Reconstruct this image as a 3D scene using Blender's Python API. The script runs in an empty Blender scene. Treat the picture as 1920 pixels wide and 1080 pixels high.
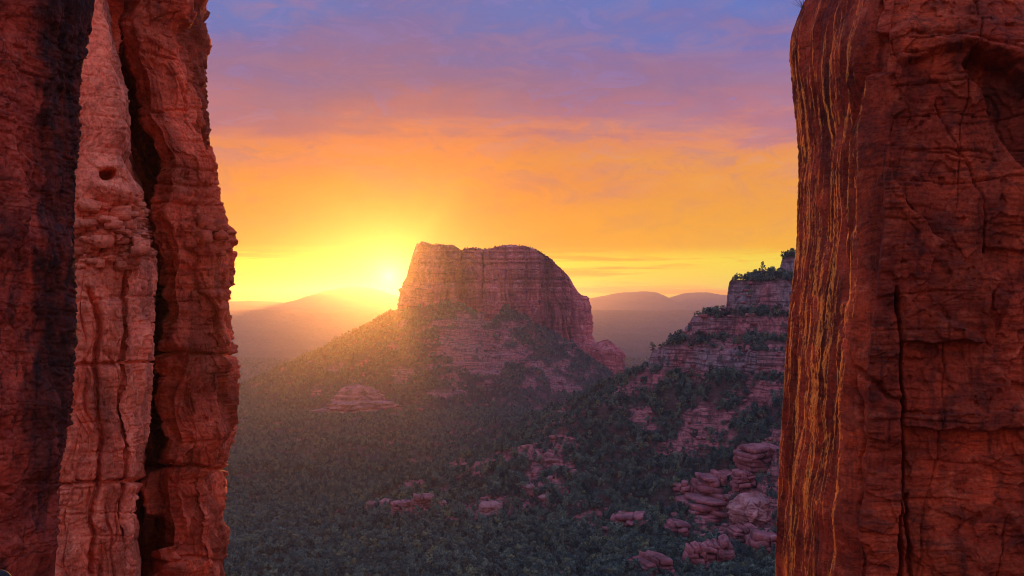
import bpy, math, random
import numpy as np
from mathutils import Vector, Matrix

random.seed(7)
rng = np.random.default_rng(7)
sc = bpy.context.scene
COL = sc.collection

# ------------------------------------------------------------------ camera
F = 1867.0            # focal length in pixels of the 1920 px wide photograph
HY = 575.0            # row of the horizon
cam_data = bpy.data.cameras.new('camera')
cam_data.sensor_width = 36.0
cam_data.lens = 36.0 * F / 1920.0
cam_data.shift_y = (HY - 540.0) / 1920.0
cam_data.clip_start = 0.5
cam_data.clip_end = 60000.0
cam = bpy.data.objects.new('camera', cam_data)
COL.objects.link(cam)
cam.location = (0, 0, 0)
cam.rotation_euler = (math.radians(90), 0, 0)
sc.camera = cam

sc.view_settings.view_transform = 'Standard'
sc.view_settings.look = 'None'
sc.view_settings.exposure = 0.0
sc.view_settings.gamma = 1.0
sc.view_settings.use_curve_mapping = False
sc.render.engine = 'CYCLES'
sc.cycles.use_denoising = True
try:
    sc.cycles.denoiser = 'OPENIMAGEDENOISE'
    sc.cycles.denoising_input_passes = 'RGB_ALBEDO_NORMAL'
    sc.cycles.denoising_prefilter = 'ACCURATE'
except Exception:
    pass
sc.cycles.filter_width = 1.0
sc.cycles.max_bounces = 5
sc.cycles.diffuse_bounces = 3
sc.cycles.volume_bounces = 0
sc.cycles.transparent_max_bounces = 8
sc.cycles.sample_clamp_indirect = 4.0

# ------------------------------------------------------------------ node helper
class NT:
    def __init__(s, tree):
        s.t = tree; s.n = tree.nodes; s.l = tree.links
        s.n.clear()
    def new(s, typ, **kw):
        nd = s.n.new(typ)
        for k, v in kw.items():
            setattr(nd, k, v)
        return nd
    def put(s, sock, v):
        if v is None: return
        if hasattr(v, 'is_output') or isinstance(v, bpy.types.NodeSocket):
            s.l.new(v, sock)
        else:
            sock.default_value = v
    def math(s, op, a, b=None, c=None, clamp=False):
        nd = s.new('ShaderNodeMath', operation=op, use_clamp=clamp)
        s.put(nd.inputs[0], a)
        if b is not None: s.put(nd.inputs[1], b)
        if c is not None: s.put(nd.inputs[2], c)
        return nd.outputs[0]
    def vmath(s, op, a, b=None):
        nd = s.new('ShaderNodeVectorMath', operation=op)
        s.put(nd.inputs[0], a)
        if b is not None: s.put(nd.inputs[1], b)
        return nd.outputs['Value'] if op in ('DOT_PRODUCT', 'LENGTH') else nd.outputs['Vector']
    def noise(s, vec, scale, detail=4, rough=0.55, dist=0.0, lac=2.0):
        nd = s.new('ShaderNodeTexNoise')
        s.put(nd.inputs['Vector'], vec)
        nd.inputs['Scale'].default_value = scale
        nd.inputs['Detail'].default_value = detail
        nd.inputs['Roughness'].default_value = rough
        nd.inputs['Lacunarity'].default_value = lac
        nd.inputs['Distortion'].default_value = dist
        return nd.outputs['Fac']
    def vor(s, vec, scale, feature='DISTANCE_TO_EDGE'):
        nd = s.new('ShaderNodeTexVoronoi', feature=feature)
        s.put(nd.inputs['Vector'], vec); nd.inputs['Scale'].default_value = scale
        return nd.outputs['Distance']
    def ramp(s, fac, stops, interp='LINEAR'):
        nd = s.new('ShaderNodeValToRGB')
        cr = nd.color_ramp; cr.interpolation = interp
        while len(cr.elements) > 1: cr.elements.remove(cr.elements[-1])
        cr.elements[0].position = stops[0][0]
        c = stops[0][1]; cr.elements[0].color = (*c, 1) if hasattr(c, '__len__') else (c, c, c, 1)
        for p, c in stops[1:]:
            e = cr.elements.new(p); e.color = (*c, 1) if hasattr(c, '__len__') else (c, c, c, 1)
        s.put(nd.inputs[0], fac)
        return nd.outputs[0]
    def mix(s, fac, a, b, blend='MIX'):
        nd = s.new('ShaderNodeMix', data_type='RGBA', blend_type=blend)
        s.put(nd.inputs[0], fac)
        for i, v in ((6, a), (7, b)):
            if isinstance(v, tuple) and len(v) == 3: v = (*v, 1)
            s.put(nd.inputs[i], v)
        return nd.outputs[2]
    def maprange(s, v, a, b, c=0.0, d=1.0, smooth=False):
        nd = s.new('ShaderNodeMapRange', clamp=True)
        if smooth: nd.interpolation_type = 'SMOOTHSTEP'
        s.put(nd.inputs[0], v)
        for i, x in ((1, a), (2, b), (3, c), (4, d)): nd.inputs[i].default_value = x
        return nd.outputs[0]

def lin(r, g, b):
    f = lambda c: (c/255/12.92) if c/255 <= 0.04045 else ((c/255+0.055)/1.055)**2.4
    return (f(r), f(g), f(b))

# ------------------------------------------------------------------ sun and sky
SUN_PX, SUN_PY = 729.0, 519.0
sun_az = math.atan((SUN_PX - 960) / F)          # about -7 degrees (left of straight ahead)
sun_el = math.atan((HY - SUN_PY) / math.hypot(F, SUN_PX - 960))
sun_dir = Vector(((SUN_PX - 960) / F, 1.0, (HY - SUN_PY) / F)).normalized()
SUN_STRENGTH = 5.0
sd = bpy.data.lights.new('sun', 'SUN')
sd.energy = SUN_STRENGTH
sd.angle = math.radians(0.6)
sd.color = (1.0, 0.335, 0.04)
sun = bpy.data.objects.new('sun', sd)
COL.objects.link(sun)
sun.rotation_euler = sun_dir.to_track_quat('Z', 'Y').to_euler()
sun.location = (0, 0, 200)

SKY_GAIN = 1.0
world = bpy.data.worlds.new('World')
sc.world = world
world.use_nodes = True
w = NT(world.node_tree)
tc = w.new('ShaderNodeTexCoord')
dirv = w.vmath('NORMALIZE', tc.outputs['Generated'])
sep = w.new('ShaderNodeSeparateXYZ'); w.put(sep.inputs[0], dirv)
zz = w.math('MAXIMUM', sep.outputs['Z'], 0.0)
def scaled(v, sx, sy, sz, ox=0, oy=0, oz=0):
    m = w.new('ShaderNodeMapping'); w.put(m.inputs['Vector'], v)
    m.inputs['Scale'].default_value = (sx, sy, sz); m.inputs['Location'].default_value = (ox, oy, oz)
    return m.outputs[0]
# cloud decks: long horizontal bands, tilted slightly
nA = w.noise(scaled(dirv, 1.0, 1.0, 6.0, 0.3), 3.2, 5, 0.55, 0.4)
nB = w.noise(scaled(dirv, 1.0, 1.0, 4.0, 2.1), 9.0, 6, 0.6, 0.6)
nC = w.noise(scaled(dirv, 1.0, 1.0, 17.0, 5.3), 5.0, 6, 0.6, 0.5)
warp = w.math('MULTIPLY', w.math('SUBTRACT', nA, 0.5), 0.20)
warp2 = w.math('MULTIPLY', w.math('SUBTRACT', nB, 0.5), 0.07)
wamt = w.maprange(zz, 0.03, 0.16, 0.15, 1.0)
root = w.math('SQRT', zz)
fac = w.math('ADD', root, w.math('MULTIPLY', w.math('ADD', warp, warp2), wamt))
fac = w.math('MAXIMUM', fac, 0.0)
def el(py): return math.sqrt(math.sin(math.atan(max(HY - py, 0) / F)))
sunside = w.ramp(fac, [
    (0.0,     lin(250, 172, 10)),
    (el(555), lin(252, 182, 8)),
    (el(520), lin(254, 196, 10)),
    (el(470), lin(255, 184, 14)),
    (el(420), lin(250, 174, 34)),
    (el(360), lin(244, 162, 54)),
    (el(310), lin(236, 148, 76)),
    (el(268), lin(226, 140, 104)),
    (el(225), lin(184, 118, 134)),
    (el(160), lin(150, 111, 148)),
    (el(100), lin(130, 111, 166)),
    (el(40),  lin(98, 115, 186)),
    (el(-40), lin(90, 122, 196)),
    (0.75,    lin(132, 156, 224)),  # overhead sky out of frame, brightened to lift the dark valley
    (1.0,     lin(150, 170, 232)),
])
antiside = w.ramp(fac, [  # unseen sky behind the camera, brightened to fill the rock faces
    (0.0,  lin(176, 134, 176)),
    (0.25, lin(255, 180, 186)),
    (0.45, lin(246, 176, 200)),
    (0.65, lin(190, 178, 226)),
    (1.0,  lin(150, 170, 232)),
])
hdot = w.vmath('DOT_PRODUCT', dirv, (sun_dir.x, sun_dir.y, 0.0))
side = w.maprange(hdot, -0.6, 0.75, 0.0, 1.0, True)
sky = w.mix(side, antiside, sunside)
# soft purple-grey cloud masses above, warm-lit undersides below
cl = w.maprange(nB, 0.52, 0.72, 0.0, 1.0, True)
clh = w.maprange(zz, 0.05, 0.13, 0.0, 0.45, True)
sky = w.mix(w.math('MULTIPLY', cl, clh), sky, w.mix(w.maprange(zz, 0.1, 0.2), lin(222, 150, 122), lin(168, 118, 160)))
cl2 = w.maprange(nA, 0.36, 0.5, 1.0, 0.0, True)
sky = w.mix(w.math('MULTIPLY', cl2, w.maprange(zz, 0.13, 0.24, 0.0, 0.5, True)), sky, lin(104, 116, 186))
nD = w.noise(scaled(dirv, 1.0, 1.0, 2.6, 8.1), 15.0, 8, 0.62, 0.8)
cD = w.maprange(nD, 0.47, 0.64, 0.0, 1.0, True)
sky = w.mix(w.math('MULTIPLY', w.math('MULTIPLY', cD, w.maprange(zz, 0.23, 0.32, 1.0, 0.3)), w.maprange(zz, 0.05, 0.16, 0.10, 0.50, True)), sky, w.mix(w.maprange(zz, 0.10, 0.19), lin(206, 140, 112), lin(158, 122, 158)))
cE = w.maprange(nD, 0.44, 0.36, 0.0, 1.0, True)
sky = w.mix(w.math('MULTIPLY', cE, w.maprange(zz, 0.06, 0.2, 0.0, 0.35, True)), sky, w.mix(w.maprange(zz, 0.10, 0.2), lin(255, 176, 96), lin(134, 126, 196)))
# bright clear gap low over the horizon, broken by thin streaks
gap = w.math('MULTIPLY', w.maprange(zz, 0.0, 0.014, 0.35, 1.0, True), w.maprange(zz, 0.044, 0.062, 1.0, 0.0, True))
streak = w.maprange(nC, 0.40, 0.53, 0.0, 1.0, True)
gapc = w.mix(streak, lin(255, 172, 0), lin(255, 238, 40))
sunprox = w.maprange(hdot, 0.90, 0.995, 0.25, 1.0, True)
# glow of the sun itself
dsun = w.vmath('DOT_PRODUCT', dirv, tuple(sun_dir))
ang = w.math('ARCCOSINE', w.math('MINIMUM', dsun, 1.0))
def glow(width, amp, power=1.0):
    e = w.math('POWER', 2.718, w.math('MULTIPLY', w.math('POWER', w.math('DIVIDE', ang, width), power), -1.0))
    return w.math('MULTIPLY', e, amp)
def scol(fac_, col):
    c = w.new('ShaderNodeVectorMath', operation='SCALE'); c.inputs[0].default_value = col
    w.put(c.inputs['Scale'], fac_); return c.outputs[0]
sun_dim = w.math('POWER', 2.718, w.math('MULTIPLY', w.math('POWER', w.math('DIVIDE', ang, 0.18), 1.6), -1.0))
sky = w.vmath('MULTIPLY', sky, w.vmath('SUBTRACT', (1.0, 1.0, 1.0), scol(sun_dim, (0.62, 0.93, 1.0))))   # sky colour dimmed around the sun to offset the haze glow
sky = w.mix(w.math('MULTIPLY', w.math('MULTIPLY', gap, side), w.maprange(hdot, 0.90, 0.995, 0.92, 0.75)), sky, gapc)
sky = w.vmath('ADD', sky, scol(glow(0.012, 1.6, 1.0), (1.0, 0.80, 0.45)))
sky = w.vmath('ADD', sky, scol(glow(0.035, 0.08), (1.0, 0.66, 0.10)))
nish = w.new('ShaderNodeTexSky', sky_type='NISHITA')
nish.sun_disc = False
nish.sun_elevation = sun_el
nish.sun_rotation = sun_az
nish.dust_density = 2.0
bg = w.new('ShaderNodeBackground'); w.put(bg.inputs['Color'], sky); bg.inputs['Strength'].default_value = SKY_GAIN
bgn = w.new('ShaderNodeBackground'); w.put(bgn.inputs['Color'], nish.outputs[0]); bgn.inputs['Strength'].default_value = 0.004
addw = w.new('ShaderNodeAddShader'); w.l.new(bg.outputs[0], addw.inputs[0]); w.l.new(bgn.outputs[0], addw.inputs[1])
wo = w.new('ShaderNodeOutputWorld'); w.l.new(addw.outputs[0], wo.inputs['Surface'])
world.cycles.sampling_method = 'MANUAL'
world.cycles.sample_map_resolution = 1024

# ------------------------------------------------------------------ noise in numpy
def _h(ix, iy, iz, seed):
    with np.errstate(over='ignore'):
        n = (ix.astype(np.uint32) * np.uint32(374761393) + iy.astype(np.uint32) * np.uint32(668265263)
             + iz.astype(np.uint32) * np.uint32(2147483647 - 1274126177) + np.uint32(seed * 974634777 & 0xffffffff))
        n = (n ^ (n >> np.uint32(13))) * np.uint32(1274126177)
        n = n ^ (n >> np.uint32(16))
        n = n * np.uint32(2246822519); n = n ^ (n >> np.uint32(15))
    return n
def _hf(ix, iy, iz, seed):
    return _h(ix, iy, iz, seed).astype(np.float64) / 4294967295.0
_G = np.array([[1,1,0],[-1,1,0],[1,-1,0],[-1,-1,0],[1,0,1],[-1,0,1],[1,0,-1],[-1,0,-1],[0,1,1],[0,-1,1],[0,1,-1],[0,-1,-1],[1,1,0],[-1,1,0],[0,-1,1],[0,-1,-1]], float)
def perlin(x, y, z, seed=0):
    x, y, z = np.broadcast_arrays(np.asarray(x, float), np.asarray(y, float), np.asarray(z, float))
    x0 = np.floor(x); y0 = np.floor(y); z0 = np.floor(z)
    fx = x - x0; fy = y - y0; fz = z - z0
    ix = x0.astype(np.int64); iy = y0.astype(np.int64); iz = z0.astype(np.int64)
    u = fx*fx*fx*(fx*(fx*6-15)+10); v = fy*fy*fy*(fy*(fy*6-15)+10); q = fz*fz*fz*(fz*(fz*6-15)+10)
    out = 0
    for dx in (0, 1):
        wx = u if dx else 1-u
        for dy in (0, 1):
            wy = v if dy else 1-v
            for dz in (0, 1):
                wz = q if dz else 1-q
                g = _G[(_h(ix+dx, iy+dy, iz+dz, seed) & np.uint32(15)).astype(np.int64)]
                out = out + wx*wy*wz*(g[..., 0]*(fx-dx) + g[..., 1]*(fy-dy) + g[..., 2]*(fz-dz))
    return out
def fbm(x, y, z, octv=4, gain=0.5, seed=0, ridged=False):
    a = 1.0; s = 0; f = 1.0
    for o in range(octv):
        n = perlin(x*f + o*17.3, y*f - o*5.1, z*f + o*9.7, seed + o)
        if ridged: n = 0.5 - np.abs(n)*1.6
        s = s + a*n; a *= gain; f *= 2.03
    return s
def worley(x, y, z, seed=0):
    x, y, z = np.broadcast_arrays(np.asarray(x, float), np.asarray(y, float), np.asarray(z, float))
    ix = np.floor(x).astype(np.int64); iy = np.floor(y).astype(np.int64); iz = np.floor(z).astype(np.int64)
    f1 = np.full(x.shape, 9.0); f2 = np.full(x.shape, 9.0); cid = np.zeros(x.shape)
    tx = np.zeros(x.shape); ty = np.zeros(x.shape); tz = np.zeros(x.shape)
    for dx in (-1, 0, 1):
        for dy in (-1, 0, 1):
            for dz in (-1, 0, 1):
                cx, cy, cz = ix+dx, iy+dy, iz+dz
                px = cx + _hf(cx, cy, cz, seed+1); py = cy + _hf(cx, cy, cz, seed+2); pz = cz + _hf(cx, cy, cz, seed+3)
                d = (px-x)**2 + (py-y)**2 + (pz-z)**2
                c = _hf(cx, cy, cz, seed+4)
                near = d < f1
                f2 = np.where(near, f1, np.minimum(f2, d))
                tx = np.where(near, x-px, tx); ty = np.where(near, y-py, ty); tz = np.where(near, z-pz, tz)
                cid = np.where(near, c, cid)
                f1 = np.where(near, d, f1)
    return np.sqrt(f1), np.sqrt(f2), cid, tx, ty, tz
def sstep(a, b, x):
    t = np.clip((x-a)/(b-a), 0, 1); return t*t*(3-2*t)
def polydist(px, py, pts, closed=False):
    d = np.full(px.shape, 1e9)
    n = len(pts)
    for i in range(n if closed else n-1):
        ax, ay = pts[i]; bx, by = pts[(i+1) % n]
        vx, vy = bx-ax, by-ay
        t = np.clip(((px-ax)*vx + (py-ay)*vy) / (vx*vx+vy*vy+1e-9), 0, 1)
        d = np.minimum(d, np.hypot(px-ax-t*vx, py-ay-t*vy))
    return d
def inside(px, py, pts):
    c = np.zeros(px.shape, bool); n = len(pts); j = n-1
    for i in range(n):
        xi, yi = pts[i]; xj, yj = pts[j]
        if yi != yj:
            c ^= ((yi > py) != (yj > py)) & (px < (xj-xi)*(py-yi)/(yj-yi)+xi)
        j = i
    return c
def pmask(px, py, pts, soft=3.0):
    d = polydist(px, py, pts, True); s = np.where(inside(px, py, pts), d, -d)
    return sstep(-soft, soft, s)

# ------------------------------------------------------------------ mesh helpers
def mesh_arrays(name, V, Q, smooth=True):
    me = bpy.data.meshes.new(name)
    V = np.asarray(V, np.float32).reshape(-1, 3); Q = np.asarray(Q, np.int32)
    k = Q.shape[1]
    me.vertices.add(len(V)); me.vertices.foreach_set('co', V.ravel())
    me.loops.add(Q.size); me.loops.foreach_set('vertex_index', Q.ravel())
    me.polygons.add(len(Q))
    me.polygons.foreach_set('loop_start', np.arange(0, Q.size, k, dtype=np.int32))
    me.update(calc_edges=True)
    if smooth: me.polygons.foreach_set('use_smooth', np.ones(len(Q), bool))
    me.validate()
    return me
def grid_quads(r, c, wrap=False, flip=False):
    i = np.arange(r-1)[:, None]; j = np.arange(c if wrap else c-1)[None, :]
    j2 = (j+1) % c
    a = i*c+j; b = i*c+j2; d = (i+1)*c+j2; e = (i+1)*c+j
    q = np.stack([a+0*j, b, d, e], -1).reshape(-1, 4)
    return q[:, ::-1] if flip else q
def attr(me, name, arr):
    a = me.attributes.new(name, 'FLOAT', 'POINT'); a.data.foreach_set('value', np.asarray(arr, np.float32).ravel())
def obj(name, me, mat=None, parent=None, loc=None):
    o = bpy.data.objects.new(name, me); COL.objects.link(o)
    if mat is not None:
        if len(me.materials) == 0: me.materials.append(mat)
    if parent is not None: o.parent = parent
    if loc is not None: o.location = loc
    return o
def tag(o, label=None, cat=None, group=None, kind=None):
    if label: o['label'] = label
    if cat: o['category'] = cat
    if group: o['group'] = group
    if kind: o['kind'] = kind
    return o
def PX(px, py, Y): return ((px-960)/F*Y, Y, (HY-py)/F*Y)

# ------------------------------------------------------------------ materials
def rock_material(name, c_main, c_alt, c_dark, c_pale, k=1.0, strata=1.0, streaks=0.5, stain_col=(0.022, 0.012, 0.010), bump=1.0):
    m = bpy.data.materials.new(name); m.use_nodes = True
    t = NT(m.node_tree)
    geo = t.new('ShaderNodeNewGeometry'); pos = geo.outputs['Position']
    def sc3(x, y, z, v=pos):
        mp = t.new('ShaderNodeMapping'); t.put(mp.inputs['Vector'], v); mp.inputs['Scale'].default_value = (x*k, y*k, z*k); return mp.outputs[0]
    warpn = t.new('ShaderNodeTexNoise'); t.put(warpn.inputs['Vector'], sc3(1, 1, 1)); warpn.inputs['Scale'].default_value = 0.35
    wpos = t.vmath('ADD', pos, t.vmath('MULTIPLY', t.vmath('SUBTRACT', warpn.outputs['Color'], (0.5, 0.5, 0.5)), (1.2/k, 1.2/k, 1.2/k)))
    n1 = t.noise(sc3(1, 1, 1.3), 0.22, 8, 0.62)
    n2 = t.noise(sc3(0.35, 0.35, 4.0, wpos), 1.0, 5, 0.6)
    n3 = t.noise(sc3(1.6, 1.6, 0.10, wpos), 1.0, 6, 0.65)
    n4 = t.noise(sc3(1, 1, 1), 5.0, 8, 0.7)
    n5 = t.noise(sc3(1, 1, 1.6), 0.9, 6, 0.6, 0.5)
    c = t.mix(t.maprange(n1, 0.38, 0.62, 0, 1, True), c_main, c_alt)
    c = t.mix(t.math('MULTIPLY', t.maprange(n5, 0.52, 0.70, 0, 1, True), 0.7), c, c_pale)
    c = t.mix(t.math('MULTIPLY', t.maprange(n2, 0.52, 0.68, 0, 1, True), 0.55*strata), c, c_dark)
    c = t.mix(t.math('MULTIPLY', t.maprange(n3, 0.53, 0.68, 0, 1, True), streaks), c, (c_dark[0]*0.5, c_dark[1]*0.55, c_dark[2]*0.6))
    c = t.mix(1.0, c, t.ramp(n4, [(0.34, 0.62), (0.5, 1.0), (0.66, 1.30)]), 'MULTIPLY')
    n6 = t.noise(sc3(0.8, 0.8, 0.35, wpos), 0.30, 5, 0.6, 0.6)
    c = t.mix(1.0, c, t.ramp(n6, [(0.36, 0.48), (0.5, 1.0), (0.64, 1.38)]), 'MULTIPLY')
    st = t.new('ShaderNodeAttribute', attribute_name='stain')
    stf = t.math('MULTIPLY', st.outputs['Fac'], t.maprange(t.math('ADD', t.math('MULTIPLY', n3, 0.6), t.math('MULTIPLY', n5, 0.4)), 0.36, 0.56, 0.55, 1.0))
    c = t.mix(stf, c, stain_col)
    b = t.new('ShaderNodeBsdfPrincipled')
    t.put(b.inputs['Base Color'], c)
    b.inputs['Roughness'].default_value = 0.85
    b.inputs['Specular IOR Level'].default_value = 0.25
    cr = t.vor(sc3(0.8, 0.8, 1.5, wpos), 0.55)
    crk = t.maprange(cr, 0.0, 0.035, 0.0, 1.0)
    h = t.math('ADD', t.math('MULTIPLY', n4, 0.10), t.math('MULTIPLY', t.noise(sc3(1, 1, 1), 1.5, 9, 0.65), 0.17))
    h = t.math('ADD', h, t.math('MULTIPLY', t.noise(sc3(0.5, 0.5, 7.0, wpos), 1.0, 5, 0.6), 0.13*strata))
    h = t.math('ADD', h, t.math('MULTIPLY', crk, 0.03))
    h = t.math('ADD', h, t.math('MULTIPLY', t.noise(sc3(3.0, 3.0, 0.25), 1.0, 5, 0.6), 0.07*streaks))
    bp = t.new('ShaderNodeBump'); t.put(bp.inputs['Height'], h)
    bp.inputs['Strength'].default_value = 0.9; bp.inputs['Distance'].default_value = 0.55*bump/k
    t.l.new(bp.outputs[0], b.inputs['Normal'])
    o = t.new('ShaderNodeOutputMaterial'); t.l.new(b.outputs[0], o.inputs['Surface'])
    return m

M_dark = rock_material('varnished_red_rock', (0.48, 0.078, 0.034), (0.30, 0.046, 0.024), (0.09, 0.019, 0.013), (0.56, 0.14, 0.07), k=1.2, strata=1.0, streaks=0.75)
M_pink = rock_material('pink_sandstone', (0.86, 0.250, 0.115), (0.74, 0.185, 0.088), (0.44, 0.095, 0.055), (0.88, 0.33, 0.17), k=0.7, strata=0.7, streaks=0.30)
M_red = rock_material('red_sandstone', (0.74, 0.150, 0.058), (0.58, 0.105, 0.044), (0.26, 0.048, 0.026), (0.76, 0.22, 0.10), k=0.55, strata=0.9, streaks=0.30)
M_wall = rock_material('deep_red_sandstone', (0.47, 0.076, 0.022), (0.29, 0.040, 0.013), (0.07, 0.014, 0.008), (0.54, 0.135, 0.055), k=1.1, strata=1.0, streaks=0.55)
M_butte = rock_material('butte_sandstone', (0.50, 0.150, 0.125), (0.34, 0.092, 0.082), (0.11, 0.035, 0.038), (0.66, 0.33, 0.28), k=0.05, strata=1.5, streaks=0.6, bump=0.5)
M_outcrop = rock_material('ledge_sandstone', (0.36, 0.130, 0.120), (0.27, 0.090, 0.085), (0.09, 0.038, 0.038), (0.44, 0.23, 0.21), k=0.22, strata=1.0, streaks=0.2, bump=0.6)
M_pale = rock_material('pale_boulder_rock', (0.38, 0.19, 0.165), (0.31, 0.14, 0.12), (0.14, 0.06, 0.055), (0.44, 0.27, 0.24), k=0.3, strata=0.6, streaks=0.2, bump=0.6)

def terrain_material():
    m = bpy.data.materials.new('valley_ground'); m.use_nodes = True
    t = NT(m.node_tree)
    geo = t.new('ShaderNodeNewGeometry'); pos = geo.outputs['Position']
    def sc3(x, y, z):
        mp = t.new('ShaderNodeMapping'); t.put(mp.inputs['Vector'], pos); mp.inputs['Scale'].default_value = (x, y, z); return mp.outputs[0]
    rock = t.new('ShaderNodeAttribute', attribute_name='rock').outputs['Fac']
    grey = t.new('ShaderNodeAttribute', attribute_name='grey').outputs['Fac']
    far = t.new('ShaderNodeAttribute', attribute_name='far').outputs['Fac']
    n1 = t.noise(sc3(1, 1, 1), 0.02, 7, 0.6)
    n2 = t.noise(sc3(0.03, 0.03, 0.55), 1.0, 5, 0.6, 0.3)
    n3 = t.noise(sc3(1, 1, 1), 0.35, 6, 0.7)
    n4 = t.noise(sc3(1, 1, 1), 0.055, 8, 0.75)
    soil = t.mix(t.maprange(n1, 0.4, 0.6), (0.115, 0.066, 0.056), (0.080, 0.066, 0.052))
    soil = t.mix(t.maprange(n3, 0.5, 0.65, 0, 0.7), soil, (0.045, 0.050, 0.026))
    red = t.mix(t.maprange(n3, 0.4, 0.6), (0.38, 0.135, 0.120), (0.54, 0.220, 0.195))
    gry = t.mix(t.maprange(n3, 0.4, 0.6), (0.21, 0.165, 0.155), (0.36, 0.30, 0.28))
    rk = t.mix(grey, red, gry)
    n5 = t.noise(sc3(0.22, 0.22, 0.03), 1.0, 5, 0.65)
    rk = t.mix(t.maprange(n5, 0.5, 0.6, 0, 0.6), rk, (0.07, 0.035, 0.033))
    rk = t.mix(t.maprange(n2, 0.48, 0.60, 0, 0.75), rk, (0.055, 0.030, 0.030))
    c = t.mix(rock, soil, rk)
    farc = t.mix(t.maprange(n4, 0.47, 0.58), (0.05, 0.065, 0.05), (0.15, 0.085, 0.070))
    c = t.mix(far, c, farc)
    b = t.new('ShaderNodeBsdfPrincipled'); t.put(b.inputs['Base Color'], c)
    b.inputs['Roughness'].default_value = 0.95; b.inputs['Specular IOR Level'].default_value = 0.1
    h = t.math('ADD', t.math('MULTIPLY', n3, 1.0), t.math('MULTIPLY', n2, 2.0))
    bp = t.new('ShaderNodeBump'); t.put(bp.inputs['Height'], h); bp.inputs['Distance'].default_value = 1.2; bp.inputs['Strength'].default_value = 0.9
    t.l.new(bp.outputs[0], b.inputs['Normal'])
    o = t.new('ShaderNodeOutputMaterial'); t.l.new(b.outputs[0], o.inputs['Surface'])
    return m
M_ground = terrain_material()

def leaf_material(name, c1, c2, c3):
    m = bpy.data.materials.new(name); m.use_nodes = True
    t = NT(m.node_tree)
    oi = t.new('ShaderNodeObjectInfo')
    geo = t.new('ShaderNodeNewGeometry')
    c = t.ramp(oi.outputs['Random'], [(0.0, tuple(x*0.45 for x in c1)), (0.35, c1), (0.6, c2), (0.85, tuple(x*1.35 for x in c2)), (1.0, c3)])
    n = t.noise(geo.outputs['Position'], 0.9, 3, 0.6)
    c = t.mix(1.0, c, t.ramp(n, [(0.3, 0.55), (0.7, 1.5)]), 'MULTIPLY')
    b = t.new('ShaderNodeBsdfPrincipled'); t.put(b.inputs['Base Color'], c)
    b.inputs['Roughness'].default_value = 0.8; b.inputs['Specular IOR Level'].default_value = 0.1
    o = t.new('ShaderNodeOutputMaterial'); t.l.new(b.outputs[0], o.inputs['Surface'])
    return m
M_leaf = leaf_material('juniper_foliage', (0.082, 0.136, 0.112), (0.115, 0.175, 0.122), (0.22, 0.25, 0.11))
M_leaf2 = leaf_material('scrub_foliage', (0.13, 0.17, 0.13), (0.19, 0.18, 0.11), (0.20, 0.11, 0.08))
def plain(name, col, rough=0.9):
    m = bpy.data.materials.new(name); m.use_nodes = True
    t = NT(m.node_tree)
    geo = t.new('ShaderNodeNewGeometry')
    n = t.noise(geo.outputs['Position'], 2.0, 5, 0.6)
    b = t.new('ShaderNodeBsdfPrincipled')
    t.put(b.inputs['Base Color'], t.mix(n, tuple(x*0.7 for x in col), tuple(x*1.3 for x in col)))
    b.inputs['Roughness'].default_value = rough
    o = t.new('ShaderNodeOutputMaterial'); t.l.new(b.outputs[0], o.inputs['Surface'])
    return m
M_bark = plain('juniper_bark', (0.09, 0.065, 0.05))

# ------------------------------------------------------------------ terrain height
R_T = [0, 4, 12, 40, 100, 250, 450, 850, 1300, 2000, 2600, 4000, 6000, 7600, 9400, 9950, 10300, 40000]
Z_T = [-1.7, -1.8, -9, -38, -76, -116, -138, -172, -194, -220, -237, -241, -242, -218, -165, -62, -38, -37]
T_OUT = [-400, -60, -54, -36, -24, -9, -2, 22, 30, 43, 60, 400]
_gain = [1, 1.5, 0.42, 1.6, 0.42, 1.6, 0.36, 1.8, 0.4, 1.4, 1]
T_RAW = [-400]
for i in range(11): T_RAW.append(T_RAW[-1] + (T_OUT[i+1]-T_OUT[i])*_gain[i])
# keep the raw scale aligned with the output one at -60
def terr_fwd(z): return np.interp(z, T_RAW, T_OUT)
def terr_inv(z): return np.interp(z, T_OUT, T_RAW)
CREST = [(2000, 380, 1150), (1800, 408, 1060), (1600, 446, 960), (1490, 483, 910), (1440, 506, 895), (1372, 524, 890), (1362, 574, 890), (1300, 594, 890), (1290, 622, 890),
         (1226, 650, 890), (1216, 690, 895), (1160, 712, 940), (1050, 762, 1080), (950, 795, 1300), (850, 808, 1550)]
CRW = []
for a_, b_, y_ in CREST:
    x, y, z = PX(a_, b_, y_); CRW.append((x, y, float(terr_inv(z))))
BUT_Y = 2700.0
def butte_foot(X):
    return np.interp(X, [-700, -318, -220, -165, -100, -60, -15, 30, 90, 150, 205, 260, 500], [-10, -10, 6, 22, -4, -22, -2, -18, -50, -88, -108, -120, -150])
def butte_sd(X, Y):
    cx, cy, hx, hy, r = -60.0, BUT_Y, 258.0, 118.0, 90.0
    qx = np.abs(X-cx)-(hx-r); qy = np.abs(Y-cy)-(hy-r)
    return np.hypot(np.maximum(qx, 0), np.maximum(qy, 0)) + np.minimum(np.maximum(qx, qy), 0) - r
def smax(a, b, k): 
    h = np.clip(0.5+0.5*(a-b)/k, 0, 1); return b+(a-b)*h+k*h*(1-h)
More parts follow.
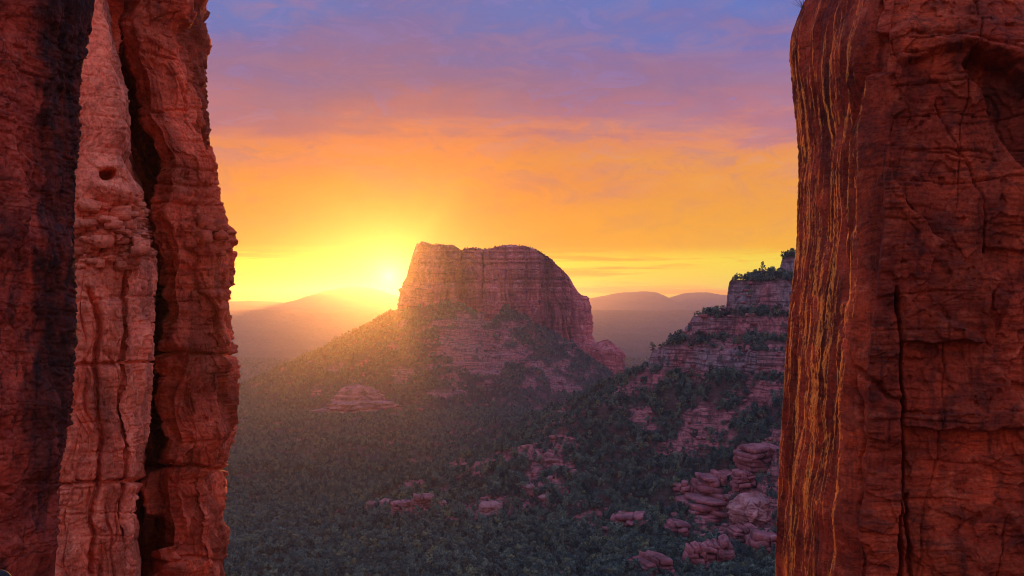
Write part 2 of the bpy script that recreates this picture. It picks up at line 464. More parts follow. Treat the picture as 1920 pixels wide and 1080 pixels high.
def terrain(X, Y, full=False):
    X = np.asarray(X, float); Y = np.asarray(Y, float)
    r = np.hypot(X, Y)
    z = np.interp(r, R_T, Z_T)
    behind = sstep(0, -60, Y)
    n_lo = fbm(X/420, Y/420, 0*X+3.3, 4, 0.5, 11)
    n_md = fbm(X/70, Y/70, 0*X+1.7, 4, 0.5, 21)
    amp = sstep(60, 500, r)
    z = z + amp*(n_lo*26*sstep(350, 1100, r)*(1-0.7*sstep(2000, 3000, r)) + n_md*7)
    z = z + sstep(3000, 6500, r)*(1-sstep(9300, 9950, r))*fbm(X/900, Y/900, 0*X, 4, 0.55, 31, True)*34
    # right hand ridge
    best = np.full(X.shape, 1e9); cz = np.zeros(X.shape); sgn = np.zeros(X.shape)
    for i in range(len(CRW)-1):
        ax, ay, az = CRW[i]; bx, by, bz = CRW[i+1]
        vx, vy = bx-ax, by-ay
        t = np.clip(((X-ax)*vx+(Y-ay)*vy)/(vx*vx+vy*vy), 0, 1)
        d = np.hypot(X-ax-t*vx, Y-ay-t*vy)
        m = d < best
        best = np.where(m, d, best); cz = np.where(m, az+t*(bz-az), cz)
        sgn = np.where(m, np.sign(vx*(Y-ay-t*vy)-vy*(X-ax-t*vx)), sgn)
    front = sgn > 0   # camera side of the crest
    out_crest = terr_fwd(cz)
    gul = fbm(X/90, Y/160, 0*X+8.0, 4, 0.5, 41, True)
    g = np.where(front, 0.40*best*np.exp(-best/200)+0.235*best, 0.75*best)
    raw = cz - g*1.15 + n_md*5*sstep(8, 60, best) + gul*13*sstep(10, 120, best) - 4*sstep(10, 60, best) + 8*fbm(X/24, Y/24, 0*X+4, 4, 0.55, 45)
    ridge = terr_fwd(raw)
    base = z
    z = smax(ridge, base, 14.0)
    on_ridge = sstep(-8, 8, ridge-base)
    # talus of the butte
    sdv = butte_sd(X, Y)
    foot = butte_foot(X)
    bn = fbm(X/110, Y/110, 0*X+2.2, 4, 0.5, 51, True)
    tal = foot - np.maximum(sdv, 0)*(0.60-0.0002*np.clip(sdv, 0, 500)) + bn*16*sstep(10, 160, sdv) + n_md*4
    spur = foot + 10 - np.maximum(sdv, 0)*0.50 - np.abs(X-(-20)-0.1*(2600-Y))*0.45
    tal = np.maximum(tal, np.where(sdv > 0, spur, tal))
    z2 = smax(tal, z, 18.0)
    on_tal = sstep(-5, 15, tal-z)
    z = z2
    # ledges in the exposed slickrock
    px = X/np.maximum(Y, 1)*F+960; 
    rm = fbm(X/55, Y/75, z/22, 4, 0.55, 61)
    led = sstep(0.10, 0.30, rm + 0.42*np.exp(-((X-128)/45)**2-((Y-610)/130)**2) + on_tal*(1.25*np.exp(-((X+95)/92)**2-((Y-2425)/100)**2) + 0.5*np.exp(-((X-95)/70)**2-((Y-2370)/80)**2) - 0.12) - 0.04)
    led = led*np.maximum(on_tal, np.maximum(on_ridge, 0.45))*(1-sstep(3200, 4200, r))
    per = np.where(on_tal > 0.5, 19.0, 4.6)
    q = (z + n_md*3)/per
    fr = q-np.floor(q)
    stair = (np.floor(q)+sstep(0.62, 0.95, fr))*per - n_md*3
    z = z + led*0.85*(stair-z)
    z = z + amp*fbm(X/9, Y/9, 0*X, 3, 0.5, 71)*1.0*(1-sstep(2500, 3500, r))
    if not full: return z
    slope_band = np.interp(raw, T_RAW, np.cumsum([0]+[0]*11))
    cliff = 0*z
    for a_, b_ in ((-54, -36), (-24, -9), (-2, 22), (30, 43)):
        cliff = np.maximum(cliff, sstep(a_-2, a_+1, z)*(1-sstep(b_-1, b_+1.5, z)))
    cliff = cliff*on_ridge*(r < 1400)
    rock = np.clip(np.maximum(led*0.9, cliff), 0, 1)
    grey = cliff*sstep(-0.35, 0.2, n_md+0.1)*0.95 + on_tal*sstep(0.05, 0.2, bn-0.1)*0.3
    far = sstep(2900, 3600, r)
    return z, rock, np.clip(grey, 0, 1), far
def th(x, y): return float(terrain(np.array([x]), np.array([y]))[0])

def cum(parts):
    out = []
    for a, b, n in parts: out.append(np.linspace(a, b, n, endpoint=False))
    return np.concatenate(out)
# angles (px-like tangent) : dense inside the gap
degs = np.concatenate([cum([(-180, -60, 24), (-60, -20, 40), (-20, 19, 700), (19, 60, 40), (60, 180, 24)])])
rad = np.concatenate([cum([(1.0, 60, 16), (60, 340, 30), (340, 1150, 345), (1150, 1500, 80), (1500, 2000, 60), (2000, 2650, 170), (2650, 3200, 20), (3200, 9000, 70), (9000, 10500, 60), (10500, 19000, 8)]), [19000]])
A, Rr = np.meshgrid(np.radians(degs), rad)
TX = Rr*np.sin(A); TY = Rr*np.cos(A)
TZ, rockv, greyv, farv = terrain(TX, TY, True)
me = mesh_arrays('terrain', np.stack([TX, TY, TZ], -1), grid_quads(len(rad), len(degs), True, True))
# orientation check: normals must point up
attr(me, 'rock', rockv); attr(me, 'grey', greyv); attr(me, 'far', farv)
ter = obj('terrain', me, M_ground); tag(ter, 'wooded valley floor and red ledged ridge slope below the gap', kind='structure')
if me.polygons[5000].normal.z < 0: me.flip_normals()

YS = np.concatenate([np.arange(300, 1600, 2.5), np.arange(1600, 3000, 5)])
def hit(px, py):
    X = (px-960)/F*YS; Z = (HY-py)/F*YS
    H = terrain(X, YS)
    k = np.argmax(H > Z) if (H > Z).any() else len(YS)-1
    return X[k], YS[k], float(H[k])

# ------------------------------------------------------------------ far mountains
def mountain(name, Y0, depth, pts, seed, label):
    xs = np.linspace(pts[0][0], pts[-1][0], 220); pr = np.interp(xs, [p[0] for p in pts], [p[1] for p in pts])
    ker = np.hanning(9); ker /= ker.sum(); pr = np.convolve(np.pad(pr, 4, 'edge'), ker, 'valid')
    vs = np.linspace(-1, 1, 60)
    X = ((xs-960)/F*Y0)[None, :] + 0*vs[:, None]
    top = (HY-pr)/F*Y0
    base = -60.0
    env = np.cos(vs*math.pi/2)**1.0
    Yv = Y0 + vs[:, None]*depth + 0*X
    n = fbm(X/700, Yv/500, 0*X+seed, 5, 0.5, seed, True)
    Z = base + (top[None, :]-base)*env[:, None] + n*80*env[:, None]*np.abs(vs[:, None])**0.6
    Z += fbm(X/120, Yv/120, 0*X, 3, 0.5, seed+5)*5
    me = mesh_arrays(name, np.stack([X, Yv, Z], -1), grid_quads(60, 220))
    attr(me, 'far', np.ones(X.size)); 
    o = obj(name, me, M_ground)
    return tag(o, label, kind='structure')
mountain('mountain', 15500, 2000, [(-200, 590), (200, 575), (330, 566), (430, 566), (500, 566), (545, 571), (575, 563), (600, 552), (640, 542), (665, 536), (690, 539), (715, 547), (740, 556), (790, 566), (860, 575), (960, 590)], 3, 'hazy orange mountain on the horizon left of the butte')
mountain('mountain', 15900, 1800, [(980, 592), (1080, 566), (1100, 562), (1130, 556), (1165, 549), (1200, 548), (1225, 549), (1240, 555), (1255, 564), (1290, 573), (1340, 592)], 13, 'hazy orange rounded mountain on the horizon beside the ridge')
mountain('mountain', 17300, 1400, [(1180, 580), (1240, 566), (1262, 557), (1290, 550), (1315, 549), (1350, 553), (1400, 559), (1480, 564), (1600, 580), (1700, 592)], 23, 'farther low orange mountain with a gentle double slope near the ridge')

# ------------------------------------------------------------------ the butte
def build_butte():
    nu, nv, nr = 620, 200, 30
    # plan: rounded box
    cx, cy, hx, hy = -60.0, BUT_Y, 262.0, 122.0
    th_ = np.linspace(0, 2*math.pi, 4000, endpoint=False)
    e = 3.2
    ex = np.sign(np.cos(th_))*np.abs(np.cos(th_))**(2/e)*hx; ey = np.sign(np.sin(th_))*np.abs(np.sin(th_))**(2/e)*hy
    seg = np.hypot(np.diff(ex, append=ex[0]), np.diff(ey, append=ey[0]))
    wgt = np.where(ey < hy*0.35, 1.0, 0.35)*seg
    s = np.concatenate([[0], np.cumsum(wgt)]); s /= s[-1]
    u = np.linspace(0, 1, nu, endpoint=False)
    ex = np.interp(u, s, np.append(ex, ex[0])); ey = np.interp(u, s, np.append(ey, ey[0]))
    nx = np.roll(ey, -1)-np.roll(ey, 1); ny = -(np.roll(ex, -1)-np.roll(ex, 1)); L = np.hypot(nx, ny); nx /= L; ny /= L
    prof_px = [700, 742, 748, 757, 762, 768, 778, 790, 820, 848, 858, 864, 869, 880, 905, 915, 940, 958, 985, 1005, 1022, 1036, 1052, 1066, 1080, 1090, 1096, 1110]
    prof_py = [540, 530, 506, 478, 454, 450, 456, 458, 458, 461, 469, 472, 466, 464, 468, 467, 461, 459, 462, 468, 478, 488, 502, 517, 532, 546, 560, 640]
    Yf = 2600.0
    def ztop(X): return (HY-np.interp(X/ Yf*F+960, prof_px, prof_py))/F*Yf
    zb = -170.0
    v = np.linspace(0, 1, nv)[:, None]
    X0 = cx+ex[None, :]+0*v; Y0 = cy+ey[None, :]+0*v
    # footprints taper a little with height
    zt = ztop(np.clip(X0, -308, 186))
    Z = zb+(zt-zb)*v
    tap = 1.0-0.05*sstep(-60, 170, Z)
    X0 = cx+(X0-cx)*tap; Y0 = cy+(Y0-cy)*tap
    # buttresses and joints
    cell = worley(X0/52+3, Y0/52, Z/420, 5)
    but = - 15*np.exp(-((cell[1]-cell[0])/0.10)**2) + (cell[2]-0.5)*22
    c2 = worley(X0/17, Y0/17, Z/150+2, 9)
    but2 = -5*np.exp(-((c2[1]-c2[0])/0.14)**2)+(c2[2]-0.5)*6
    lay = (np.tanh(3*perlin(X0*0.002, Y0*0.002, Z/9.0, 3))*3.4 + np.tanh(3*perlin(X0*0.004, Y0*0.004, Z/4.2, 4))*1.8)
    steps = 0
    for zc, wd in ((49, 8.0), (100, 7), (128, 6), (12, 4), (146, 5)):
        steps = steps - wd*sstep(-1.5, 1.5, Z-zc-3*perlin(X0/60, Y0/60, 0*Z, 8))
    vert = fbm(X0/11, Y0/11, Z/160, 3, 0.5, 14, True)*4.5
    fine = fbm(X0/9, Y0/9, Z/9, 3, 0.5, 16)*2.0
    up = sstep(20, 90, Z)
    D = but*(1-0.35*up) + but2*(1-0.4*up) + lay*(0.5+0.9*up) + steps + vert*(1-0.5*up) + fine + 8
    flare = 16*(1-sstep(-160, 30, Z))
    D = D + flare
    inward = sstep(0.97, 1.0, v)*4
    # deep notches seen on the face
    for pxn, wn, dn, za, zb2 in ((862, 6, 34, 10, 150), (905, 3.5, 24, 10, 130), (948, 3, 12, 0, 120), (988, 4, 16, 0, 120), (1030, 6, 22, -40, 90), (1055, 3, 14, -80, 60), (1076, 4, 16, -90, 50), (822, 4, 14, 30, 120), (793, 3, 8, 20, 150)):
        xn = (pxn-960)/F*Yf
        D = D - dn*np.exp(-((X0-xn-2*perlin(Z/30, 0*Z, 0*Z+pxn, 2))/wn)**2)*sstep(za-15, za+15, Z)*(1-sstep(zb2-20, zb2+40, Z)*0.6)*(Y0 < cy)
    XX = X0+nx*(D-inward); YY = Y0+ny*(D-inward)
    # silhouettes: keep left and right edges where the photograph has them
    P = XX/YY*F+960
    lt = np.interp(Z.mean(1), [-170, -60, -14, 20, 60, 110, 150, 175], [725, 730, 736, 743, 747, 752, 759, 764])
    wl = sstep(-120, -300, X0-cx+60)
    cur = P.min(1); ker = np.hanning(41); ker /= ker.sum()
    dl = np.convolve(np.pad(lt-cur, 20, 'edge'), ker, 'valid')
    XX = XX + (dl/F*BUT_Y)[:, None]*sstep(-150, -250, X0-cx)
    rings = []
    rim = np.stack([XX[-1], YY[-1]], -1)
    cen = np.array([cx, cy])
    VX = [XX]; VY = [YY]; VZ = [Z]
    for k in range(1, nr+1):
        f = 1-(k/nr)**0.9
        rx = cx+(rim[:, 0]-cx)*f; ry = cy+(rim[:, 1]-cy)*f
        zz_ = ztop(np.clip(rx, -303, 186)) + fbm(rx/14, ry/14, 0*rx, 3, 0.5, 19)*4 + 1.5 - 6*(k == 0)
        # keep the level of the ring line at the rim so the roof joins the wall
        a = min(1, k/4)
        zz_ = Z[-1]*(1-a)+zz_*a
        VX.append(rx[None]); VY.append(ry[None]); VZ.append(zz_[None])
    VX = np.concatenate(VX); VY = np.concatenate(VY); VZ = np.concatenate(VZ)
    me = mesh_arrays('butte', np.stack([VX, VY, VZ], -1), grid_quads(VX.shape[0], nu, True), True)
    o = obj('butte', me, M_butte)
    tag(o, 'massive flat-topped red sandstone butte with the sun behind its left edge', 'butte')
    return o, (VX, VY, VZ)
butte, BV = build_butte()

# generic rock tower / outcrop -------------------------------------------------
def outcrop_mesh(name, w_, d_, h_, seed, steps=5, round_=0.5, nu=120, nv=64, rough=1.0, squareness=3.0):
    u = np.linspace(0, 2*math.pi, nu, endpoint=False)[None, :]; v = np.linspace(0, 1, nv)[:, None]
    e = squareness
    cx = np.sign(np.cos(u))*np.abs(np.cos(u))**(2/e); cy = np.sign(np.sin(u))*np.abs(np.sin(u))**(2/e)
    a_ = 0.7+1.35/round_
    lowf = perlin(cx*1.1+seed*3.1+0*v, cy*1.1+0*v, 0*v+seed, seed)
    fr = v*steps+lowf*0.35+0.15*perlin(cx*3+0*v, cy*3+0*v, v*3+0*cx, seed+9)
    k_ = np.clip(np.floor(fr), 0, steps-1); f_ = np.clip(fr-k_, 0, 1)
    def tier(k): 
        return np.clip(1-np.clip((k+0.35)/steps, 0, 1)**a_, 0, 1)**(1/a_)*(1+0.42*perlin(cx*1.3+k*0.37, cy*1.3-k*0.21, k*0.0+seed*1.3, seed+20)+0.10*np.sin(k*2.1+seed))
    top_ = np.clip(1-v**a_, 0, 1)**(1/a_)
    rr = tier(k_)+(np.where(k_+1 < steps, tier(k_+1), tier(k_)*0.6)-tier(k_))*sstep(0.72, 1.0, f_)
    rr = rr*(1-0.10*np.exp(-(f_/0.10)**2)+0.03*np.cos(f_*12.6))
    rr = rr*(1-round_*0.6)+top_*round_*0.6
    rr = rr*np.sqrt(np.clip(1-v**20, 0, 1))
    n = worley(cx*1.8+seed+0*v, cy*1.8+0*v, v*1.6+0*cx, seed)
    crack = np.exp(-((n[1]-n[0])/0.07)**2)
    n2 = worley(cx*4.5+seed+0*v, cy*4.5+0*v, v*5+0*cx, seed+31)
    rr = rr*(1+rough*(0.20*(n[2]-0.5)-0.16*crack+0.09*(n2[2]-0.5)-0.06*np.exp(-((n2[1]-n2[0])/0.08)**2)+0.06*fbm(cx*3+seed, cy*3, v*6+0*cx, 3, 0.6, seed)))
    X = cx*w_/2*rr; Y = cy*d_/2*rr
    Z = v*h_*(1+0*cx)*(1+0.12*perlin(cx*1.1+0*v, cy*1.1+0*v, 0*v+seed*1.7, seed+7)) - h_*0.25*(v < 0.02)
    V = np.stack([X, Y, Z], -1).reshape(-1, 3)
    V = np.vstack([V, [[0, 0, float(Z[-1].mean())]]])
    Q = grid_quads(nv, nu, True)
    j = np.arange(nu); tri = np.stack([(nv-1)*nu+j, (nv-1)*nu+(j+1) % nu, np.full(nu, nv*nu), np.full(nu, nv*nu)], -1)
    me = mesh_arrays(name, V, Q, True)
    return me

def slab_stack(name, w_, d_, h_, seed, tiers, round_):
    r = np.random.default_rng(seed+500)
    V = []; Q = []; nb = 26; nl = 7
    a_ = 0.8+1.4/round_
    th_ = np.array([r.uniform(0.6, 1.5) for _ in range(tiers)]); zc = np.concatenate([[0], np.cumsum(th_)]); zc /= zc[-1]
    ox = 0; oy = 0
    for k in range(tiers):
        z0, z1 = zc[k], zc[k+1]
        R = (1-((z0+z1)/2*0.98)**a_)**(1/a_)*r.uniform(0.80, 1.06)
        ox += r.uniform(-.05, .05); oy += r.uniform(-.03, .05)
        nspl = int(r.integers(2, 5)) if R > 0.35 else 1
        cuts = np.sort(np.concatenate([[-1, 1], r.uniform(-0.6, 0.6, nspl-1)]))
        for b in range(nspl):
            xa, xb = cuts[b]*R-0.03, cuts[b+1]*R+0.03; z1b = z1*r.uniform(0.93, 1.08)
            cx, hw = (xa+xb)/2+ox, (xb-xa)/2; yo = oy+r.uniform(-.10, .10)
            hd = R*r.uniform(0.8, 1.0)*math.sqrt(max(0.25, 1-(((xa+xb)/2)/1.05)**2))
            t = np.linspace(0, 2*math.pi, nb, endpoint=False)+r.uniform(0, .2)
            e = r.uniform(3.0, 6.0); ph = r.uniform(0, 9)
            c = np.sign(np.cos(t))*np.abs(np.cos(t))**(2/e); s_ = np.sign(np.sin(t))*np.abs(np.sin(t))**(2/e)
            base = len(V)
            seg = np.sort(r.choice(nb, 8, replace=False)); lev = r.uniform(-.5, .5, 9)[np.searchsorted(seg, np.arange(nb))]
            for l in range(nl):
                f = l/(nl-1)
                g = (0.93, 0.99, 1.0, 0.99, 0.93, 0.50, 0.01)[l]*(1-0.05*f)
                zz = (z0+(z1b-z0)*(0.0, 0.10, 0.5, 0.88, 1.0, 1.04, 1.06)[l])*h_
                wob = 1+0.10*perlin(c*1.4+ph, s_*1.4, 0*c+f*0.5+k, seed)+0.04*perlin(c*3.3+ph, s_*3.3, 0*c+f*2, seed+1)+0.26*lev+0.06*perlin(c*9+ph, s_*9, 0*c+f*5, seed+2)
                for i in range(nb):
                    V.append(((cx+c[i]*hw*g*wob[i])*w_/2, (yo+s_[i]*hd*g*wob[i])*d_/2, zz+h_*(0.035*math.sin(2.3*c[i]+ph)+0.05*cx)))
            for l in range(nl-1):
                for i in range(nb): Q.append((base+l*nb+i, base+l*nb+(i+1) % nb, base+(l+1)*nb+(i+1) % nb, base+(l+1)*nb+i))
    return mesh_arrays(name, np.array(V), np.array(Q), False)

def outcrop(px0, px1, pytop, pybot, label, seed, cat='rock outcrop', name='rock_outcrop', mat=None, depthf=0.8, steps=5, round_=0.5, Y=None, rough=1.0, sq=3.0, group=None):
    pc = (px0+px1)/2
    given = Y
    if Y is None:
        x, y, z = hit(pc, pybot)
    else:
        x, y, z = PX(pc, pybot, Y)
    wd = (px1-px0)/F*y; ht = (pybot-pytop)/F*y
    dp = wd*depthf*(1.0 if Y is not None else 1.7)
    round_ = min(round_, 0.62) if Y is None else round_
    if given is None and mat is not M_pale:
        me = slab_stack(name, wd*1.22, dp*1.3, ht*1.08, seed, steps+1, min(round_, 0.34))
    else:
        me = outcrop_mesh(name, wd*1.1, dp, ht*1.25, seed, steps, round_, rough=rough, squareness=sq)
    o = obj(name, me, mat or M_outcrop, loc=(x, y+dp*(0.3 if given else 0.36), z-ht*(0.30 if given else 0.30))); o.rotation_euler = (0.0, 0.0, (seed*1.7) % 0.6-0.3)
    return tag(o, label, cat, group)

outcrop(1112, 1170, 640, 716, 'squat red rock tower at the foot of the butte right end', 5, 'rock tower', 'rock_tower', M_butte, 0.9, 3, 0.35, Y=2570, sq=3.5)
outcrop(1066, 1122, 634, 706, 'broken red buttress between the butte wall and the squat tower', 8, 'rock buttress', 'rock_buttress', M_butte, 0.9, 4, 0.5, Y=2585, sq=3.0)
outcrop(622, 712, 722, 756, 'domed top tier of small red rock knoll left of the butte foot', 11, 'rock knoll', 'rock_knoll', M_outcrop, 0.9, 5, 0.9, Y=2120)
outcrop(604, 735, 752, 778, 'wide layered lower ledge below the domed red knoll', 12, 'rock ledge', 'rock_ledge', M_outcrop, 0.8, 4, 0.35, Y=2080)
outcrop(896, 946, 944, 968, 'pale rounded lone boulder amid the valley trees', 21, 'boulder', 'boulder', M_pale, 0.8, 2, 0.7, sq=2.2, rough=0.8)
outcrop(686, 707, 942, 954, 'small pinkish boulder at left end of the valley boulder row', 22, 'boulder', 'boulder', M_pale, 0.8, 2, 0.6, sq=2.3)
outcrop(711, 735, 938, 955, 'grey upright boulder second from left in the valley boulder row', 23, 'boulder', 'boulder', M_pale, 0.8, 3, 0.5, sq=2.4)
outcrop(736, 770, 943, 956, 'low flat red slab in the middle of the valley boulder row', 24, 'boulder', 'boulder', M_outcrop, 0.7, 3, 0.4)
outcrop(772, 812, 928, 955, 'taller red rock at right of the valley boulder row', 25, 'boulder', 'boulder', M_outcrop, 0.7, 4, 0.5)
outcrop(818, 836, 940, 954, 'small grey rock at right end of the valley boulder row', 26, 'boulder', 'boulder', M_pale, 0.8, 2, 0.5)
outcrop(1400, 1460, 836, 878, 'smooth pink rock dome on the slope against the right wall edge', 31, 'rock dome', 'rock_dome', M_outcrop, 0.9, 4, 0.8, sq=2.4)
outcrop(1318, 1378, 886, 928, 'broad banded pink outcrop below the smooth dome', 32, 'rock outcrop', 'rock_outcrop', M_outcrop, 0.8, 5, 0.4)
outcrop(1380, 1412, 886, 922, 'narrow banded outcrop split off to the right of the broad one', 33, 'rock outcrop', 'rock_outcrop', M_outcrop, 0.9, 5, 0.35)
outcrop(1262, 1294, 904, 932, 'short blocky outcrop at the left of the banded row', 34, 'rock outcrop', 'rock_outcrop', M_outcrop, 0.8, 4, 0.4)
outcrop(1294, 1318, 912, 938, 'small leaning rock wedge between two banded outcrops', 35, 'rock outcrop', 'rock_outcrop', M_outcrop, 0.8, 3, 0.5)
outcrop(1300, 1385, 936, 972, 'wide pink slickrock shelf under the banded outcrops', 36, 'rock shelf', 'rock_shelf', M_outcrop, 0.8, 4, 0.45)
outcrop(1386, 1460, 934, 980, 'rounded pale slickrock hump by the right wall edge', 37, 'rock outcrop', 'rock_outcrop', M_pale, 0.8, 3, 0.8, sq=2.4)
outcrop(1252, 1292, 976, 1016, 'knobbly round outcrop standing on the lower slope', 38, 'rock outcrop', 'rock_outcrop', M_outcrop, 0.9, 4, 0.8, sq=2.2, rough=1.4)
outcrop(1288, 1325, 1018, 1070, 'left half of the pale split pillar rock at lower right', 39, 'rock outcrop', 'rock_outcrop', None, 0.9, 6, 0.4)
outcrop(1326, 1372, 1012, 1066, 'right half of the split pillar rock at lower right', 40, 'rock outcrop', 'rock_outcrop', M_outcrop, 0.9, 6, 0.4)
outcrop(1156, 1214, 964, 986, 'low red ledge with flat top mid slope', 41, 'rock ledge', 'rock_ledge', M_outcrop, 0.8, 4, 0.3)
outcrop(1196, 1256, 1046, 1082, 'sloping red slab at the bottom of the slope', 42, 'rock slab', 'rock_slab', M_outcrop, 0.9, 4, 0.5)
outcrop(966, 1002, 908, 924, 'low pinkish boulder on the slope above the lone pale boulder', 43, 'boulder', 'boulder', M_pale, 0.9, 2, 0.6, sq=2.3)
outcrop(1375, 1420, 990, 1020, 'small red stepped outcrop near the right wall bottom', 44, 'rock outcrop', 'rock_outcrop', M_outcrop, 0.8, 5, 0.4)
outcrop(1415, 1465, 1000, 1040, 'pale angular outcrop touching the right wall bottom edge', 45, 'rock outcrop', 'rock_outcrop', None, 0.8, 4, 0.5)

# ------------------------------------------------------------------ foreground rock columns
def resample(pts, dens):
    """closed plan polyline -> dense points, dens = samples on each edge"""
    out = []
    n = len(pts)
    for i in range(n):
        a = np.array(pts[i], float); b = np.array(pts[(i+1) % n], float)
        t = np.linspace(0, 1, dens[i], endpoint=False)[:, None]
        out.append(a+(b-a)*t)
    return np.vstack(out)
def smooth_closed(P, it):
    for _ in range(it): P = 0.25*np.roll(P, 1, 0)+0.5*P+0.25*np.roll(P, -1, 0)
    return P
def column(name, plan, z0, z1, zvis, nvis, disp, edge, side, mat, label, cat, Yedge, stain=None, refx=None):
    """plan: (n,2) closed counter-clockwise; edge: [(px,py)] target outline; side: +1 right outline, -1 left outline"""
    zs = np.concatenate([np.linspace(z0, zvis[0], 24, endpoint=False), np.linspace(zvis[0], zvis[1], nvis), np.linspace(zvis[1], z1, 24)[1:]])
    n = len(plan)
    tx = np.roll(plan[:, 0], -2)-np.roll(plan[:, 0], 2); ty = np.roll(plan[:, 1], -2)-np.roll(plan[:, 1], 2)
    L = np.hypot(tx, ty); nx = ty/L; ny = -tx/L
    Zg = zs[:, None]+0*plan[:, 0][None, :]
    ex = np.array([p[0] for p in edge], float); ey = np.array([p[1] for p in edge], float)
    def target(z, Yd): 
        py = HY-z/Yd*F
        return np.interp(py, ey, ex)
    X = plan[:, 0][None, :]+0*Zg; Y = plan[:, 1][None, :]+0*Zg
    # first shift by the outline, then displace, then correct against the low-passed outline
    sh = (target(zs, Yedge)-960)/F*Yedge
    ref = side*np.max(side*plan[:, 0]) if refx is None else refx
    X = X+((sh-ref))[:, None]*(1 if refx is None else 1)
    closef = 1-sstep(0.5, 1.0, (Zg-zvis[1])/max(z1-zvis[1], 1e-3))*0.9
    cxm = X.mean(1)[:, None]; cym = Y.mean(1)[:, None]
    X = cxm+(X-cxm)*closef; Y = cym+(Y-cym)*closef
    D = disp(X, Y, Zg, nx[None, :]+0*Zg, ny[None, :]+0*Zg)
    X2 = X+nx*D; Y2 = Y+ny*D
    for it in range(2):
        P = X2/Y2*F+960
        idx = np.argmax(side*P, 1)
        cur = P[np.arange(len(zs)), idx]; Yd = Y2[np.arange(len(zs)), idx]
        tg = target(zs, Yd)
        kn = 25
        ker = np.hanning(kn+2)[1:-1]; ker /= ker.sum()
        zu = np.linspace(z0, z1, 900); du = np.interp(zu, zs, (tg-cur)/F*Yd)
        df = np.interp(zs, zu, np.convolve(np.pad(du, kn//2, 'edge'), ker, 'valid'))
        X2 = X2+df[:, None]
    V = np.stack([X2, Y2, Zg], -1)
    me = mesh_arrays(name, V, grid_quads(len(zs), n, True), True)
    if stain is not None:
        attr(me, 'stain', stain(X2, Y2, Zg))
    else:
        attr(me, 'stain', np.zeros(V.shape[0]*V.shape[1]))
    o = obj(name, me, mat)
    tag(o, label, cat)
    return o, V, np.stack([nx, ny], -1)

def facets(X, Y, Z, s, seed, depth, crack, aniso=(1, 1, 1), wd=0.06):
    wx = fbm(X/s*0.6, Y/s*0.6, Z/s*0.6, 2, 0.5, seed+50)*0.28
    c = worley(X/(s*aniso[0])+wx, Y/(s*aniso[1])-wx, Z/(s*aniso[2])+wx*0.6, seed)
    g = c[1]-c[0]
    h2 = np.modf(c[2]*37.7)[0]; h3 = np.modf(c[2]*91.3)[0]
    tilt = (h2-0.5)*c[3]+(h3-0.5)*c[5]+(h2*h3-0.25)*c[4]
    return depth*((c[2]-0.5)+0.9*tilt) - crack*np.exp(-(g/wd)**2)
def plates(X, Y, Z, s, sz, k, step, seed, sharp=0.93):
    # exfoliation slabs: a soft field cut into flat sheets with sharp broken edges
    f = fbm(X/s, Y/s, Z/sz, 4, 0.45, seed)*k
    f = f+0.05*perlin(X*3/s, Y*3/s, Z*3/sz, seed+7)*k*0.5
    fl = np.floor(f); return step*(fl+sstep(sharp, 1.0, f-fl)+0.12*(f-fl))
def strata(X, Y, Z, per, seed):
    w_ = fbm(X*0.08/per, Y*0.08/per, Z*0.02, 3, 0.5, seed)*1.2
    n = perlin(X*0.03/per, Y*0.03/per, Z/per+w_, seed+3)
    n2 = perlin(X*0.06/per, Y*0.06/per, Z/per*2.7+w_, seed+4)
    return np.tanh(n*4)*0.6+np.tanh(n2*3)*0.4

def beds(u, sp, X, Y, Z, seed, depth, wd):
    # broken bedding cracks: irregularly spaced seams that fade in and out along their length
    w_ = u+sp*0.22*fbm(X/(sp*3), Y/(sp*3), Z/(sp*3), 3, 0.5, seed)
    out = 0
    for off in (-1, 0, 1):
        k = np.floor(w_/sp)+off
        h1 = _hf(k.astype(np.int64), k.astype(np.int64)*3+seed, k.astype(np.int64)*0, seed)
        c = (k+0.15+0.7*h1)*sp
        m = sstep(-0.12, 0.25, perlin(X/(sp*1.7)+k*7.3, Y/(sp*1.7), Z/(sp*4)+k*1.9, seed+2)+0.35*(h1-0.5))
        dd = w_-c
        out = out - m*depth*(np.exp(-(dd/wd)**2)+0.35*np.exp(-np.abs(dd)/(wd*5))*(dd < 0))
    return out
# --- D: right pillar of the left group
def disp_D(X, Y, Z, nx, ny):
    px = X/Y*F+960; py = HY-Z/Y*F
    wob = 5*fbm(px/40, py/40, 0*px, 3, 0.5, 5)
    d = 0.9*fbm(X/9, Y/9, Z/13, 3, 0.5, 101)
    d += facets(X, Y, Z, 8.5, 111, 1.5, 0.12, (1, 1, 1.8), 0.02)
    d += plates(X, Y, Z, 5, 9, 3.5, 0.38, 112)+plates(X, Y, Z, 1.8, 2.2, 2.5, 0.10, 113)
    d += 0.08*strata(X, Y, Z, 0.9, 120) + 0.10*fbm(X/0.8, Y/0.8, Z/0.5, 4, 0.55, 130)
    for yc, a in ((662, 0.7), (877, 0.9), (205, 0.3), (345, 0.35), (1050, 0.5), (540, 0.25)):
        d -= a*np.exp(-((py-yc-wob-0.03*(px-350))/3.0)**2)
    d += 0.45*pmask(px+wob, py+wob, [(305, 665), (352, 670), (340, 740), (325, 860), (300, 870)], 3)
    d -= 0.55*pmask(px+wob, py+wob, [(345, 668), (372, 664), (368, 720), (356, 800), (336, 862), (322, 800), (338, 740)], 2)
    d += beds(Z, 2.6, X, Y, Z, 150, 0.32, 0.07)+beds(Z, 0.9, X, Y, Z, 151, 0.12, 0.05)+beds(X+0.15*Z, 3.0, X, Y, Z, 152, 0.30, 0.08)
    band = np.exp(-((py-447)/26)**2)*sstep(345, 385, px)
    d += band*(0.35+facets(X, Y, Z, 1.1, 140, 1.3, 0.12, (1, 1, 0.8), 0.06))
    return d
